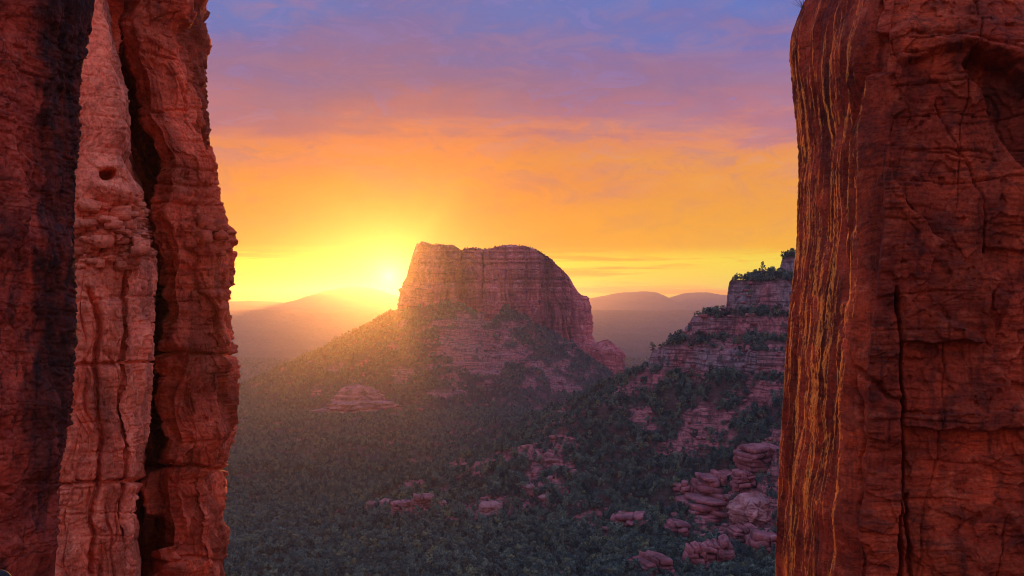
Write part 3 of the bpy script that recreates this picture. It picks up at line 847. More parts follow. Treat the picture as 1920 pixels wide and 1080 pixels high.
nD = [90, 60, 260, 120]
planD = smooth_closed(resample([(-29.8, 106), (-38, 134), (-56, 134), (-54, 128), (-41.8, 127), (-34.3, 102), (-31.2, 91.4), (-28.5, 88.6), (-25.1, 91.5)], [30, 30, 20, 30, 60, 60, 110, 130, 160]), 90)
def stain_D(X, Y, Z):
    px = X/Y*F+960; py = HY-Z/Y*F
    return 0.35*sstep(0.05, 0.35, fbm(px/45, py/130, 0*px, 4, 0.5, 77))
edge_D = [(350, -300), (352, -60), (360, 0), (366, 25), (377, 45), (398, 76), (394, 95), (388, 112), (388, 180), (392, 225), (397, 262), (404, 310), (410, 345), (419, 388), (428, 416), (442, 432), (443, 455), (441, 512), (434, 545), (430, 562), (433, 600), (438, 630), (447, 668), (450, 690), (447, 760), (441, 820), (430, 848), (424, 865), (425, 915), (430, 940), (433, 965), (432, 1000), (425, 1030), (423, 1050), (424, 1085), (420, 1300), (400, 1800)]
pillar_D, VD, ND = column('rock_pillar', planD, -70, 42, (-26.5, 29.5), 620, disp_D, edge_D, +1, M_red,
    'tall dark red sandstone pillar whose right edge meets the sunset sky', 'rock pillar', 92, stain_D)

# --- B: pink pillar
def disp_B(X, Y, Z, nx, ny):
    px = X/Y*F+960; py = HY-Z/Y*F
    wob = 4*fbm(px/30, py/30, 0*px, 3, 0.5, 15)
    lower = sstep(330, 420, py)
    d = 0.8*fbm(X/7, Y/7, Z/10, 3, 0.5, 201)
    d += facets(X, Y, Z, 4.2, 211, 0.8*1, 0.16, (1, 1, 3.0), 0.025)*(0.25+0.75*lower)
    d += plates(X, Y, Z, 2.6, 6.5, 3.0, 0.26, 212)*(0.3+0.7*lower)+plates(X, Y, Z, 0.9, 1.6, 2.2, 0.07, 213)
    d += 0.035*strata(X, Y, Z, 0.7, 220) + 0.07*fbm(X/0.6, Y/0.6, Z/0.4, 4, 0.55, 230)
    # smooth pale dome between y 230 and 350, broken band below it
    d += 0.9*np.exp(-((py-355-0.25*(px-210))/26)**2)*sstep(150, 180, px)
    band = np.exp(-(np.clip(np.abs(py-430)-38, 0, 99)/16)**2)
    d += band*(facets(X, Y, Z, 1.25, 240, 1.3, 0.14, (1, 1, 0.7), 0.06)+facets(X, Y, Z, 0.5, 241, 0.35, 0.05, (1, 1, 0.7), 0.08))
    d += (0.3+0.7*lower)*(beds(Z, 2.2, X, Y, Z, 250, 0.22, 0.06)+beds(X+0.1*Z, 1.7, X, Y, Z, 252, 0.30, 0.06))+beds(Z, 0.7, X, Y, Z, 251, 0.08, 0.04)
    for yc, a, w_ in ((682, 0.55, 3), (905, 0.8, 4), (560, 0.2, 2.5), (965, 0.2, 2)):
        d -= a*np.exp(-((py-yc-wob+0.06*(px-210))/w_)**2)
    # vertical ribs of the lower shaft
    cr = polydist(px+wob, py, [(168, 540), (192, 600), (190, 690), (196, 760), (186, 880), (176, 1080)])
    d -= 1.0*np.exp(-(cr/5)**2)*sstep(530, 560, py)
    cr = polydist(px+wob, py, [(240, 500), (243, 600), (238, 760), (232, 900), (246, 1080)])
    d -= 0.7*np.exp(-(cr/4)**2)*sstep(500, 540, py)
    d += 0.5*pmask(px+wob, py, [(196, 560), (240, 560), (234, 900), (190, 905)], 8)
    # the hole
    hl = np.hypot((px-199)/17, (py-328)/11)
    d -= 2.6*(1-sstep(0.75, 1.1, hl+0.15*fbm(px/9, py/9, 0*px, 2, 0.5, 3)))
    d += 0.3*np.exp(-((np.hypot((px-199)/17, (py-312)/5))/1.2)**2)
    return d
planB = smooth_closed(resample([(-46.0, 125), (-58, 126), (-42, 72), (-34, 68.2), (-29.0, 67.0), (-25.4, 69.5)], [30, 30, 40, 200, 160, 260]), 130)  # unseen rear stretched back to shut light out of the cleft
edge_B = [(203, -300), (208, -60), (211, 0), (212, 60), (213, 130), (219, 190), (228, 240), (238, 290), (252, 325), (264, 352), (272, 385), (281, 420), (285, 450), (293, 480), (296, 510), (293, 560), (290, 610), (288, 680), (287, 720), (280, 790), (275, 840), (271, 880), (270, 930), (273, 1000), (272, 1085), (270, 1400)]
def stain_B(X, Y, Z):
    px = X/Y*F+960; py = HY-Z/Y*F
    return 0.25*sstep(0.1, 0.4, fbm(px/30, py/90, 0*px, 4, 0.5, 87))+0.35*np.exp(-((py-440)/45)**2)*sstep(0.0, 0.3, fbm(px/14, py/12, 0*px, 3, 0.5, 88))
pillar_B, VB, NB = column('rock_pillar', planB, -60, 36, (-20.5, 22.8), 620, disp_B, edge_B, +1, M_pink,
    'pale pink sandstone pillar with a small dark hole and broken band', 'rock pillar', 72, stain_B)

# --- A: near dark wall
def disp_A(X, Y, Z, nx, ny):
    px = X/Y*F+960; py = HY-Z/Y*F
    wob = 6*fbm(px/40, py/40, 0*px, 3, 0.5, 25)
    d = 0.5*fbm(X/4, Y/4, Z/6, 3, 0.5, 301)
    d += facets(X, Y, Z, 2.8, 311, 0.35, 0.10, (1, 1, 1.8), 0.025)+plates(X, Y, Z, 1.6, 2.2, 3, 0.12, 312)
    # tilted cross-bedding: cracks that drop to the right
    q = Z*3.2+(X+Y)*0.35*3.2*0.5
    ww = fbm(X/1.2, Y/1.2, Z/1.2, 3, 0.5, 320)
    d += 0.05*np.tanh(3*perlin(X/3, Y/3, q*0.55+ww*1.6, 322)) + 0.03*np.tanh(3*perlin(X/1.5, Y/1.5, q*1.4+ww*2, 323))
    up = sstep(620, 420, py)
    d -= 0.10*np.exp(-((perlin(X/2.2, Y/2.2, q*0.45+ww*1.4, 324))/0.05)**2)*(0.3+0.7*up)
    d += 0.05*fbm(X/0.35, Y/0.35, Z/0.2, 4, 0.6, 330)+beds(Z+0.45*X, 0.55, X, Y, Z, 350, 0.10, 0.025)+beds(X, 1.6, X, Y, Z, 351, 0.14, 0.04)
    cr = polydist(px, py+wob, [(-10, 905), (20, 896), (45, 900), (62, 912), (110, 915)])
    d -= 0.5*np.exp(-(cr/4)**2)
    d += 0.25*(py > 908+wob)
    cr = polydist(px+wob, py, [(50, 300), (60, 480), (44, 640), (52, 900), (48, 1080)])
    d -= 0.25*np.exp(-(cr/4)**2)
    return d
planA = smooth_closed(resample([(-17, 48), (-34, 46), (-33, 33), (-19.5, 36)], [70, 40, 230, 300]), 420)
edge_A = [(190, -300), (182, -50), (178, 0), (172, 50), (165, 92), (152, 140), (150, 200), (152, 262), (144, 310), (141, 360), (139, 430), (141, 500), (144, 560), (145, 630), (139, 700), (136, 770), (124, 830), (113, 880), (109, 930), (112, 980), (106, 1040), (102, 1085), (90, 1300)]
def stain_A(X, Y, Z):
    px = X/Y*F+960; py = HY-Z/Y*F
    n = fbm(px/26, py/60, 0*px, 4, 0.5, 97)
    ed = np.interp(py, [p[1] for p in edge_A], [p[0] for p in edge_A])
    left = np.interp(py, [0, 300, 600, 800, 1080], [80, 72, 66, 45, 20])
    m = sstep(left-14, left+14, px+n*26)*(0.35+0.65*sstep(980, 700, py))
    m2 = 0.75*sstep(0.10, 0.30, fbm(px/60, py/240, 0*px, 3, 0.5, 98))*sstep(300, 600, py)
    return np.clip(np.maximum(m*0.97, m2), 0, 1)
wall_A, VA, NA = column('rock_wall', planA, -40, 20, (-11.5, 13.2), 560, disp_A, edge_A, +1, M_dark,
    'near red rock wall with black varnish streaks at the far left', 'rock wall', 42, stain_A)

# --- G: the big right wall
planG = resample([(20.0, 69), (17.3, 64), (15.3, 46.6), (16.0, 45.2), (24.5, 43.8), (60, 44), (60, 76), (30, 74)], [30, 230, 36, 330, 60, 20, 20, 20])
P0 = planG.copy()
planG = smooth_closed(planG, 60)
def disp_G(X, Y, Z, nx, ny):
    px = X/Y*F+960; py = HY-Z/Y*F
    wob = 7*fbm(px/50, py/50, 0*px, 4, 0.5, 35)
    wob2 = 7*fbm(px/50, py/50, 0*px+9, 4, 0.5, 36)
    flank = sstep(0.45, 0.9, -nx); fr = 1-flank
    d = (0.35-0.2*flank)*fbm(X/4, Y/4, Z/5, 3, 0.5, 401)+fr*(beds(Z, 1.5, X, Y, Z, 470, 0.16, 0.035)+beds(Z, 0.45, X, Y, Z, 471, 0.06, 0.022)+beds(X-0.1*Z, 1.8, X, Y, Z, 472, 0.16, 0.035))
    d += fr*facets(X, Y, Z, 4.2, 411, 0.30, 0.0, (1, 1, 1.2), 0.018)
    d += fr*(plates(X, Y, Z, 2.4, 2.6, 3.0, 0.17, 412)+plates(X, Y, Z, 0.8, 0.7, 2.2, 0.035, 413))
    d += fr*0.035*strata(X, Y, Z, 0.35, 420) + 0.035*fbm(X/0.4, Y/0.4, Z/0.25, 4, 0.6, 430)
    # flutes on the flank that looks at the sun
    wv = fbm(Y/3, Z/9, 0*X, 3, 0.5, 450)*0.9
    fl = fbm(Y/2.2+wv, Z/24, 0*X+2, 4, 0.55, 440, True)
    fl2 = fbm(Y/0.42+wv*2, Z/7, 0*X+5, 3, 0.5, 445, True)
    d += flank*(0.22*fl+0.03*fl2+plates(0*X, Y, Z, 2.2, 26, 3.0, 0.09, 460)+beds(Y, 1.3, 0*X, Y, Z*0.15, 461, 0.26, 0.07))
    # corner chimney between flank and face
    cr = polydist(px, py, [(1602, -50), (1600, 80), (1592, 170), (1580, 300), (1574, 420), (1568, 560)])
    d -= 0.6*np.exp(-(cr/6)**2)
    q, r_ = px+wob, py+wob2
    d += fr*0.85*pmask(q, r_, [(1585, 350), (1612, 328), (1658, 318), (1664, 345), (1690, 395), (1745, 450), (1790, 500), (1850, 520), (1835, 560), (1820, 640), (1672, 640), (1668, 1100), (1570, 1100), (1572, 600)], 2.5)
    cr = polydist(px+0.22*wob, py, [(1655, 530), (1666, 590), (1672, 640), (1672, 760), (1671, 850), (1674, 960), (1678, 1100)])
    d -= 1.0*np.exp(-(cr/3.6)**2)*sstep(520, 570, py)
    cr = polydist(q, r_, [(1683, 930), (1690, 1000), (1700, 1100)])
    d -= 0.5*np.exp(-(cr/3)**2)
    d += 0.65*pmask(q, r_, [(1674, 776), (1780, 770), (1940, 776), (1940, 800), (1800, 806), (1674, 798)], 2)*fr
    d -= 0.35*pmask(q, r_, [(1740, 806), (1940, 800), (1940, 890), (1870, 860), (1760, 850)], 6)
    d += 0.3*pmask(q, r_, [(1675, 560), (1740, 590), (1830, 640), (1880, 720), (1905, 772), (1675, 772)], 3)*fr
    # overhang at upper right
    d -= 1.3*pmask(q, r_, [(1810, 95), (1880, 120), (1940, 190), (1940, 330), (1900, 300), (1868, 240), (1830, 165), (1790, 120)], 7)
    d += 0.7*pmask(q, r_, [(1655, 60), (1700, 20), (1950, 30), (1950, 150), (1890, 110), (1800, 84), (1740, 96), (1680, 120)], 8)
    d -= 0.8*pmask(q, r_, [(1610, 60), (1650, 60), (1640, 130), (1600, 140)], 6)
    d -= 0.4*pmask(q, r_, [(1830, 460), (1940, 470), (1940, 560), (1880, 540), (1850, 620), (1832, 560)], 4)
    d -= 0.35*pmask(q, r_, [(1780, 1000), (1860, 940), (1900, 1000), (1830, 1050)], 8)
    for pts, w_, a in (([(1700, 280), (1760, 285), (1800, 292), (1860, 300)], 2, 0.18), ([(1740, 190), (1800, 300), (1830, 380), (1835, 470)], 2, 0.2),
                       ([(1590, 690), (1640, 740), (1668, 756)], 4, 0.5), ([(1690, 60), (1800, 70), (1920, 100)], 3, 0.2), ([(1560, 590), (1585, 680), (1600, 780), (1590, 900), (1610, 1080)], 3, 0.45)):
        d -= a*np.exp(-(polydist(q, r_, pts)/w_)**2)
    # top leans back
    d -= 3.0*sstep(130, -200, py)
    return d
edge_G = [(1540, -300), (1520, -60), (1510, 0), (1500, 25), (1492, 45), (1482, 72), (1480, 110), (1484, 150), (1487, 190), (1492, 230), (1496, 280), (1497, 330), (1494, 400), (1494, 440), (1491, 480), (1484, 540), (1477, 605), (1472, 680), (1470, 720), (1465, 800), (1461, 860), (1458, 950), (1455, 1020), (1453, 1085), (1445, 1400)]
def dark_G(X, Y, Z):
    px = X/Y*F+960; py = HY-Z/Y*F
    n = fbm(px/30, py/110, 0*px, 4, 0.5, 107)
    m = 0.8*sstep(-20, 30, px-1840+n*60)*sstep(330, 200, py)*sstep(90, 140, py)  # darker across the overhang hollow at upper right
    m = np.maximum(m, 0.55*np.exp(-((px-1870+n*20)/28)**2)*sstep(180, 300, py)*sstep(560, 420, py))
    m = np.maximum(m, 0.55*np.exp(-((px-1625+n*30)/34)**2-((py-90)/60)**2))  # darker over the small hollow near the top of the corner
    m = np.maximum(m, 0.45*sstep(0.12, 0.35, fbm(px/22, py/160, 0*px, 4, 0.5, 108))*(px < 1600))
    m = np.maximum(m, 0.40*sstep(0.12, 0.4, fbm(px/60, py/45, 0*px, 4, 0.5, 109)))
    return m
wall_G, VG, NG = column('rock_wall', planG, -45, 24, (-15.6, 16.5), 620, disp_G, edge_G, -1, M_wall,
    'huge deep red rock wall with fluted orange-lit edge filling the right side', 'rock wall', 64, dark_G, refx=17.6)

# ------------------------------------------------------------------ loose blocks wedged in the broken bands (parts of their pillars)
def block_mesh(seed):
    r = np.random.default_rng(seed)
    g = np.linspace(-1, 1, 4)
    pts = {}; V = []; Q = []
    def vid(p):
        k = tuple(np.round(p, 4))
        if k not in pts: pts[k] = len(V); V.append(p)
        return pts[k]
    for ax in range(3):
        for s in (-1, 1):
            for i in range(2):
                for j in range(2):
                    gg = np.array([-1, r.uniform(-.0, .0), 1])
                    q = []
                    for a, b in ((i, j), (i+1, j), (i+1, j+1), (i, j+1)):
                        p = np.zeros(3); p[ax] = s; p[(ax+1) % 3] = gg[a]; p[(ax+2) % 3] = gg[b]; q.append(vid(p))
                    Q.append(q if s > 0 else q[::-1])
    V = np.array(V)
    V = V*(1-0.12*(np.abs(V).sum(1, keepdims=True) > 2.5)) + r.uniform(-.17, .17, V.shape)
    me = mesh_arrays('rock_block', V*0.5, np.array(Q), False)
    return me
def scatter_blocks(parent, V, N, mat, test, n, smin, smax, seed):
    r = np.random.default_rng(seed)
    meshes = []
    for k in range(7):
        m_ = block_mesh(seed*10+k); m_.materials.append(mat); attr(m_, 'stain', np.full(len(m_.vertices), r.uniform(0, .3))); meshes.append(m_)
    P = V[..., 0]/V[..., 1]*F+960; PY = HY-V[..., 2]/V[..., 1]*F
    facing = np.broadcast_to(N[:, 1] < 0.2, P.shape)
    ii, jj = np.where(test(P, PY) & facing)
    ch = r.choice(len(ii), n, replace=False)
    for c in ch:
        p = V[ii[c], jj[c]]; nn = N[jj[c]]
        s = r.uniform(smin, smax)
        o = bpy.data.objects.new('rock_block', meshes[r.integers(7)]); COL.objects.link(o); o.parent = parent
        o.location = (p[0]-nn[0]*s*0.18, p[1]-nn[1]*s*0.18, p[2])
        o.scale = (s*r.uniform(0.8, 1.7), s*r.uniform(0.8, 1.2), s*r.uniform(0.6, 1.15))
        o.rotation_euler = (r.uniform(-.15, .15), r.uniform(-.2, .2), math.atan2(nn[0], -nn[1])+r.uniform(-.5, .5))
scatter_blocks(pillar_B, VB, NB, M_pink, lambda x, y: (y > 375+0.1*(x-150)) & (y < 500) & (x > 135), 90, 0.35, 0.95, 3)
scatter_blocks(pillar_D, VD, ND, M_red, lambda x, y: (y > 415) & (y < 478) & (x > 355+ (y < 430)*30) & (x < 437), 36, 0.4, 1.15, 4)

# ------------------------------------------------------------------ trees
def leaf_clump(V, Fc, c, rad_, n, r, size):
    for _ in range(n):
        d = r.normal(size=3); d /= np.linalg.norm(d); q = c+d*rad_*r.uniform(0.55, 1.0)**0.5*np.array([1, 1, 0.8])
        a = r.normal(size=3); a /= np.linalg.norm(a); b = np.cross(a, d); nb = np.linalg.norm(b)
        if nb < 1e-3: continue
        b /= nb; a = np.cross(d, b)*0.8+d*0.5
        s = size*r.uniform(0.6, 1.3)
        k = len(V); V += [q-a*s-b*s*0.6, q+a*s*0.2-b*s, q+a*s+b*s*0.3, q-a*s*0.2+b*s]
        Fc.append((k, k+1, k+2, k+3))
def tree_mesh(seed, kind):
    r = np.random.default_rng(seed)
    V = []; Fc = []
    # unit tree: height 1, crown radius ~0.42
    TV = []; TF = []
    def limb(p0, p1, r0, r1, n=5):
        p0 = np.array(p0, float); p1 = np.array(p1, float); d = p1-p0; d /= np.linalg.norm(d)
        a = np.cross(d, [0.3, 0.9, 0.1]); a /= np.linalg.norm(a); b = np.cross(d, a)
        k = len(TV)
        for p, q in ((p0, r0), ((p0+p1)/2+r.normal(size=3)*0.01, (r0+r1)/2), (p1, r1)):
            for i in range(n):
                t = 2*math.pi*i/n; TV.append(p+(a*math.cos(t)+b*math.sin(t))*q)
        for l in range(2):
            for i in range(n): TF.append((k+l*n+i, k+l*n+(i+1) % n, k+(l+1)*n+(i+1) % n, k+(l+1)*n+i))
    if kind == 'juniper':
        limb((0, 0, -0.08), (0.02, 0, 0.55), 0.05, 0.02)
        for i in range(4):
            t = i*1.6+r.uniform(0, 1); limb((0, 0, 0.12+0.08*i), (0.28*math.cos(t), 0.28*math.sin(t), 0.38+0.1*i), 0.022, 0.008, 4)
        nc = 17
        for i in range(nc):
            t = r.uniform(0, 2*math.pi); h = r.uniform(0.14, 0.86); R = 0.40*math.sqrt(max(0.08, 1-((h-0.42)/0.55)**2))*r.uniform(0.35, 0.95)
            leaf_clump(V, Fc, np.array([R*math.cos(t), R*math.sin(t), h]), r.uniform(0.11, 0.19), 15, r, 0.055)
    elif kind == 'pinyon':
        limb((0, 0, -0.08), (0, 0.01, 0.85), 0.045, 0.012)
        for i in range(4):
            t = i*1.7+r.uniform(0, 1); limb((0, 0, 0.2+0.1*i), (0.22*math.cos(t), 0.22*math.sin(t), 0.34+0.1*i), 0.018, 0.006, 4)
        for i in range(16):
            h = 0.16+0.8*i/15; R = 0.34*(1.08-h)**0.7*r.uniform(0.3, 1.0); t = i*2.4+r.uniform(-.4, .4)
            leaf_clump(V, Fc, np.array([R*math.cos(t), R*math.sin(t), h]), r.uniform(0.09, 0.15)*(1.25-h*0.6), 15, r, 0.05)
    else:
        for i in range(4):
            t = i*1.6; limb((0, 0, -0.05), (0.25*math.cos(t), 0.25*math.sin(t), 0.5), 0.02, 0.008, 4)
        for i in range(9):
            t = r.uniform(0, 2*math.pi); R = r.uniform(0.05, 0.5); leaf_clump(V, Fc, np.array([R*math.cos(t), R*math.sin(t), r.uniform(0.25, 0.6)]), 0.2, 13, r, 0.075)
    crown = mesh_arrays('crown', np.array(V), np.array(Fc), False)
    trunk = mesh_arrays('trunk', np.array(TV), np.array(TF), True)
    allm = mesh_arrays('tree', np.vstack([np.array(V), np.array(TV)]), np.vstack([np.array(Fc), np.array(TF)+len(V)]), False)
    lm = M_leaf2 if kind == 'scrub' else M_leaf
    crown.materials.append(lm); trunk.materials.append(M_bark)
    allm.materials.append(lm); allm.materials.append(M_bark)
    mi = np.zeros(len(allm.polygons), np.int32); mi[len(Fc):] = 1
    allm.polygons.foreach_set('material_index', mi)
    return crown, trunk, allm
KINDS_ = ['juniper', 'juniper', 'pinyon', 'pinyon', 'scrub', 'juniper']
TM = [tree_mesh(100+i, k) for i, k in enumerate(KINDS_)]

def scatter(n, r0, r1, a0=-18.5, a1=18.0):
    rr = np.sqrt(rng.uniform(r0*r0, r1*r1, n)); aa = np.radians(rng.uniform(a0, a1, n))
    return rr*np.sin(aa), rr*np.cos(aa)
pts = [scatter(92000, 330, 1150), scatter(52000, 1150, 2050), scatter(95000, 2050, 3000), scatter(26000, 3000, 4600)]
X = np.concatenate([p[0] for p in pts]); Y = np.concatenate([p[1] for p in pts])
Z, rk, gy, fa = terrain(X, Y, True)
e = 2.0
sl = np.hypot(terrain(X+e, Y)-Z, terrain(X, Y+e)-Z)/e
den = 1.0-(0.95-0.20*(Y < 1300))*sstep(0.25, 0.75, rk)
den *= 1-sstep(0.9, 1.6, sl)*0.85
clr = fbm(X/30, Y/42, 0*X, 3, 0.6, 500)
den *= 1-0.55*sstep(0.20, 0.38, clr)
right = sstep(20, 140, X)*(Y < 1300)
on_t = sstep(-40, 30, Z+230)*(Y > 2000)
den *= (butte_sd(X, Y) > 6)
keep = rng.uniform(size=len(X)) < den
X, Y, Z = X[keep], Y[keep], Z[keep]
kind_i = rng.choice(6, len(X), p=[0.19, 0.17, 0.14, 0.11, 0.23, 0.16])
hgt = rng.gamma(7.0, 0.60, len(X)).clip(1.8, 7.5)
hgt = np.where(kind_i == 4, hgt*0.45, hgt)
hgt = hgt*(1+0.25*sstep(1200, 2600, Y))
# a few trees on the roof and right shoulder of the butte
bx, by, bz = BV
sel_r = rng.integers(200, 228, 260); sel_c = rng.integers(0, bx.shape[1], 260)
X = np.concatenate([X, bx[sel_r, sel_c]]); Y = np.concatenate([Y, by[sel_r, sel_c]]); Z = np.concatenate([Z, bz[sel_r, sel_c]-0.4])
kind_i = np.concatenate([kind_i, rng.choice([0, 1, 4, 5], 260)]); hgt = np.concatenate([hgt, rng.uniform(3, 6.5, 260)])
rot = rng.uniform(0, 6.28, len(X))
pxx = X/Y*F+960; pyy = HY-(Z+hgt*0.5)/Y*F
# hide-tests are not needed: the nearest ones inside the frame are the largest
infr = (pxx > 440) & (pxx < 1440) & (pyy < 1076) & (kind_i != 4)
size = np.where(infr, hgt/Y, 0)
order = np.argsort(-size)
big = order[:290]
mask = np.ones(len(X), bool); mask[big] = False

proto = {}
for n_, i in enumerate(big):
    k = int(kind_i[i]); kd = KINDS_[k]
    nm = 'juniper_tree' if kd == 'juniper' else 'pinyon_tree'
    root_ = bpy.data.objects.new(nm, None); COL.objects.link(root_)
    root_.location = (X[i], Y[i], Z[i]); root_.rotation_euler = (0, 0, rot[i]); root_.scale = (hgt[i]*1.12, hgt[i]*1.12, hgt[i])
    root_.empty_display_size = 0.3
    where = 'on the dark wooded slope low in the frame' if pxx[i] < 950 else ('in the wooded hollow below the red ledges' if pxx[i] < 1230 else 'between the pink ledges beside the right wall')
    if kd == 'juniper':
        tag(root_, 'bushy rounded dark green juniper '+where, 'tree', 'juniper trees '+where)
    else:
        tag(root_, 'slimmer pointed dark green pinyon pine '+where, 'tree', 'pinyon pines '+where)
    if k not in proto:
        c_ = bpy.data.objects.new('crown', TM[k][0]); t_ = bpy.data.objects.new('trunk', TM[k][1]); proto[k] = (c_, t_)
    else:
        c_, t_ = proto[k][0].copy(), proto[k][1].copy()
    for q in (c_, t_):
        COL.objects.link(q); q.parent = root_

# the rest of the woodland, one object of scattered instances
me = bpy.data.meshes.new('woodland')
W_ = np.stack([X[mask], Y[mask], Z[mask]], -1).astype(np.float32)
me.vertices.add(len(W_)); me.vertices.foreach_set('co', W_.ravel())
attr(me, 'size', hgt[mask]); attr(me, 'turn', rot[mask])
a = me.attributes.new('which', 'INT', 'POINT'); a.data.foreach_set('value', kind_i[mask].astype(np.int32))
wood = obj('woodland', me)
tag(wood, 'dense dark green juniper and pinyon woodland covering valley and slopes', 'woodland', kind='stuff')
def make_scatter(nm, srcs):
    gn = bpy.data.node_groups.new(nm, 'GeometryNodeTree')
    gn.interface.new_socket('Geometry', in_out='INPUT', socket_type='NodeSocketGeometry')
    gn.interface.new_socket('Geometry', in_out='OUTPUT', socket_type='NodeSocketGeometry')
    gi = gn.nodes.new('NodeGroupInput'); go = gn.nodes.new('NodeGroupOutput')
    iop = gn.nodes.new('GeometryNodeInstanceOnPoints'); join = gn.nodes.new('GeometryNodeJoinGeometry')
    for so in reversed(srcs):
        oi = gn.nodes.new('GeometryNodeObjectInfo'); oi.inputs['Object'].default_value = so; oi.inputs['As Instance'].default_value = True
        gn.links.new(oi.outputs['Geometry'], join.inputs[0])
    def named(n, t):
        q = gn.nodes.new('GeometryNodeInputNamedAttribute'); q.data_type = t; q.inputs['Name'].default_value = n; return q.outputs['Attribute']
    cmb = gn.nodes.new('ShaderNodeCombineXYZ'); gn.links.new(named('turn', 'FLOAT'), cmb.inputs['Z'])
    gn.links.new(gi.outputs[0], iop.inputs['Points']); gn.links.new(join.outputs[0], iop.inputs['Instance'])
    iop.inputs['Pick Instance'].default_value = True
    gn.links.new(named('which', 'INT'), iop.inputs['Instance Index'])
    gn.links.new(cmb.outputs[0], iop.inputs['Rotation'])
    gn.links.new(named('size', 'FLOAT'), iop.inputs['Scale'])
    gn.links.new(iop.outputs[0], go.inputs[0])
    return gn
gn = make_scatter('woodland', [bpy.data.objects.new('tree_source', TM[k][2]) for k in range(len(TM))])
md = wood.modifiers.new('woodland', 'NODES'); md.node_group = gn

# loose rubble on the ledges
rx_, ry_ = scatter(26000, 330, 1300, -10, 17)
rx2, ry2 = scatter(16000, 1900, 2600, -9, 7)
rx_ = np.concatenate([rx_, rx2]); ry_ = np.concatenate([ry_, ry2])
rz_, rrk, _, _ = terrain(rx_, ry_, True)
pr = np.where(ry_ < 1400, 0.02+0.5*rrk*(rx_ > 10), 0.04+0.10*rrk*sstep(0, 60, rx_))
kk = rng.uniform(size=len(rx_)) < pr
rx_, ry_, rz_ = rx_[kk], ry_[kk], rz_[kk]
me = bpy.data.meshes.new('rubble')
me.vertices.add(len(rx_)); me.vertices.foreach_set('co', np.stack([rx_, ry_, rz_], -1).astype(np.float32).ravel())
attr(me, 'size', rng.gamma(2.2, 0.75, len(rx_)).clip(0.6, 4.5)*np.where(ry_ > 1400, 1.9, 1.0)); attr(me, 'turn', rng.uniform(0, 6.28, len(rx_)))
a = me.attributes.new('which', 'INT', 'POINT'); a.data.foreach_set('value', rng.integers(0, 6, len(rx_)).astype(np.int32))
rub = obj('rubble', me)
tag(rub, 'loose red and pale rock rubble strewn over the slopes', 'rubble', kind='stuff')
rsrc = []
for k in range(6):
    bmm = block_mesh(900+k); co = np.empty(len(bmm.vertices)*3, np.float32); bmm.vertices.foreach_get('co', co)
    co = co.reshape(-1, 3)*np.array([1.7, 1.2, 0.60]); bmm.vertices.foreach_set('co', co.ravel()); bmm.materials.append(M_pale if k < 2 else M_outcrop)
    rsrc.append(bpy.data.objects.new('rock_source', bmm))
gn2 = make_scatter('rubble', rsrc)
md = rub.modifiers.new('rubble', 'NODES'); md.node_group = gn2

# dry twigs on the rim at the very top of the right wall
tv = []; tf = []
r_ = np.random.default_rng(5)
bx0 = PX(1506, 6, 55)
for i in range(9):
    a0 = np.array([0, 0, -0.3]); d = np.array([-0.5+r_.uniform(-.5, .5), r_.uniform(-.3, .3), 0.6+r_.uniform(-.2, .3)])*r_.uniform(0.4, 0.8); a1 = a0+d; a2 = a1+d*0.5+r_.normal(size=3)*0.06
    for p, q, w0, w1 in ((a0, a1, 0.02, 0.012), (a1, a2, 0.012, 0.004)):
        k = len(tv); 
        for c, w_ in ((p, w0), (q, w1)):
            for t in range(3): tv.append(c+np.array([math.cos(t*2.09)*w_, math.sin(t*2.09)*w_, 0]))
        for t in range(3): tf.append((k+t, k+(t+1) % 3, k+3+(t+1) % 3, k+3+t))
tw = obj('dry_shrub', mesh_arrays('dry_shrub', np.array(tv), np.array(tf), False), M_bark, loc=bx0)
tag(tw, 'tiny dry twigs sprouting at the top left corner of the right wall', 'shrub')

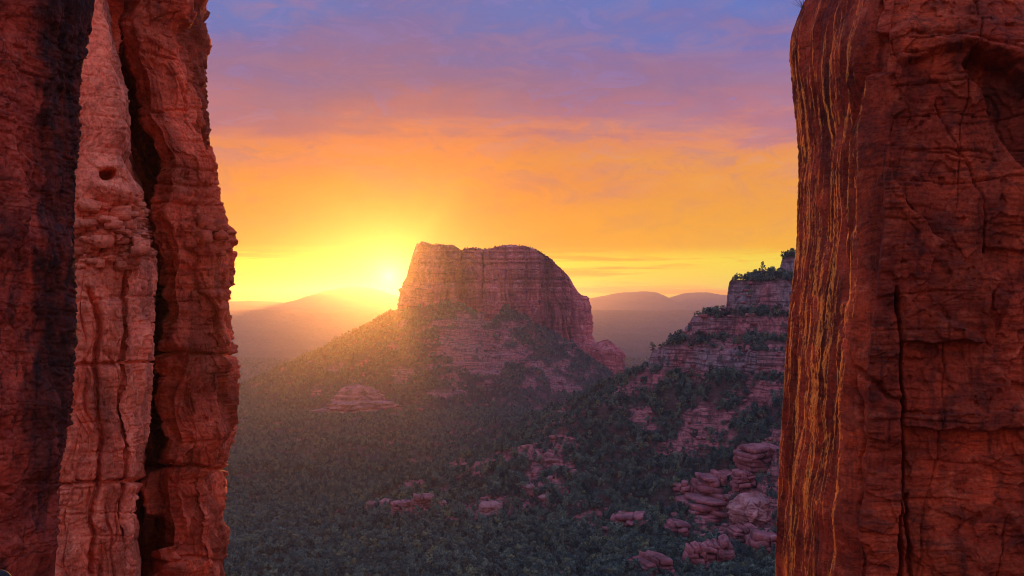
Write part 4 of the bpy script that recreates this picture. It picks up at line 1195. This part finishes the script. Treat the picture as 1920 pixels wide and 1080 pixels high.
# small black rounded thing, unidentified, just peeping in at the corner
cx_, cy_, cz_ = PX(-2, 1092, 5.0)
pv_ = []; 
prof = [(0.0625, -2.0), (0.0635, -0.06), (0.066, -0.05), (0.066, -0.035), (0.062, -0.03), (0.062, 0.0)]+[(0.062*math.cos(a), 0.062*math.sin(a)) for a in np.linspace(0.1, 1.56, 10)]
pa = np.linspace(0, 2*math.pi, 32, endpoint=False)
pv_ = np.array([[(r0*math.cos(t_), r0*math.sin(t_), z0) for t_ in pa] for r0, z0 in prof])
kn_ = obj('rounded_item', mesh_arrays('rounded_item', pv_, grid_quads(len(prof), 32, True), True), plain('black_matte', (0.006, 0.006, 0.008), 0.8), loc=(cx_, cy_, cz_))
tag(kn_, 'small unidentified black post with round top cut off by the bottom left corner', 'item')

# ------------------------------------------------------------------ haze
HZ = 1.9e-5
HZ_AIR = 2.9e-5
bm_v = [(x, y, z) for x in (-20000, 20000) for y in (-20000, 20000) for z in (-330, 350)]
fcs = [(0, 1, 3, 2), (4, 6, 7, 5), (0, 4, 5, 1), (2, 3, 7, 6), (0, 2, 6, 4), (1, 5, 7, 3)]
me = bpy.data.meshes.new('haze'); me.from_pydata(bm_v, [], fcs); me.update()
mh = bpy.data.materials.new('haze'); mh.use_nodes = True
t = NT(mh.node_tree)
pv = t.new('ShaderNodeVolumePrincipled')
pv.inputs['Color'].default_value = (0.90, 0.86, 0.95, 1)
pv.inputs['Density'].default_value = HZ
pv.inputs['Anisotropy'].default_value = 0.88
pv2 = t.new('ShaderNodeVolumePrincipled')
pv2.inputs['Color'].default_value = (0.74, 0.78, 1.0, 1)
pv2.inputs['Density'].default_value = HZ_AIR
pv2.inputs['Anisotropy'].default_value = 0.0
ad = t.new('ShaderNodeAddShader'); t.l.new(pv.outputs[0], ad.inputs[0]); t.l.new(pv2.outputs[0], ad.inputs[1])
o_ = t.new('ShaderNodeOutputMaterial'); t.l.new(ad.outputs[0], o_.inputs['Volume'])
haze = obj('haze', me, mh); tag(haze, 'thin sunlit haze filling the valley air', kind='stuff')
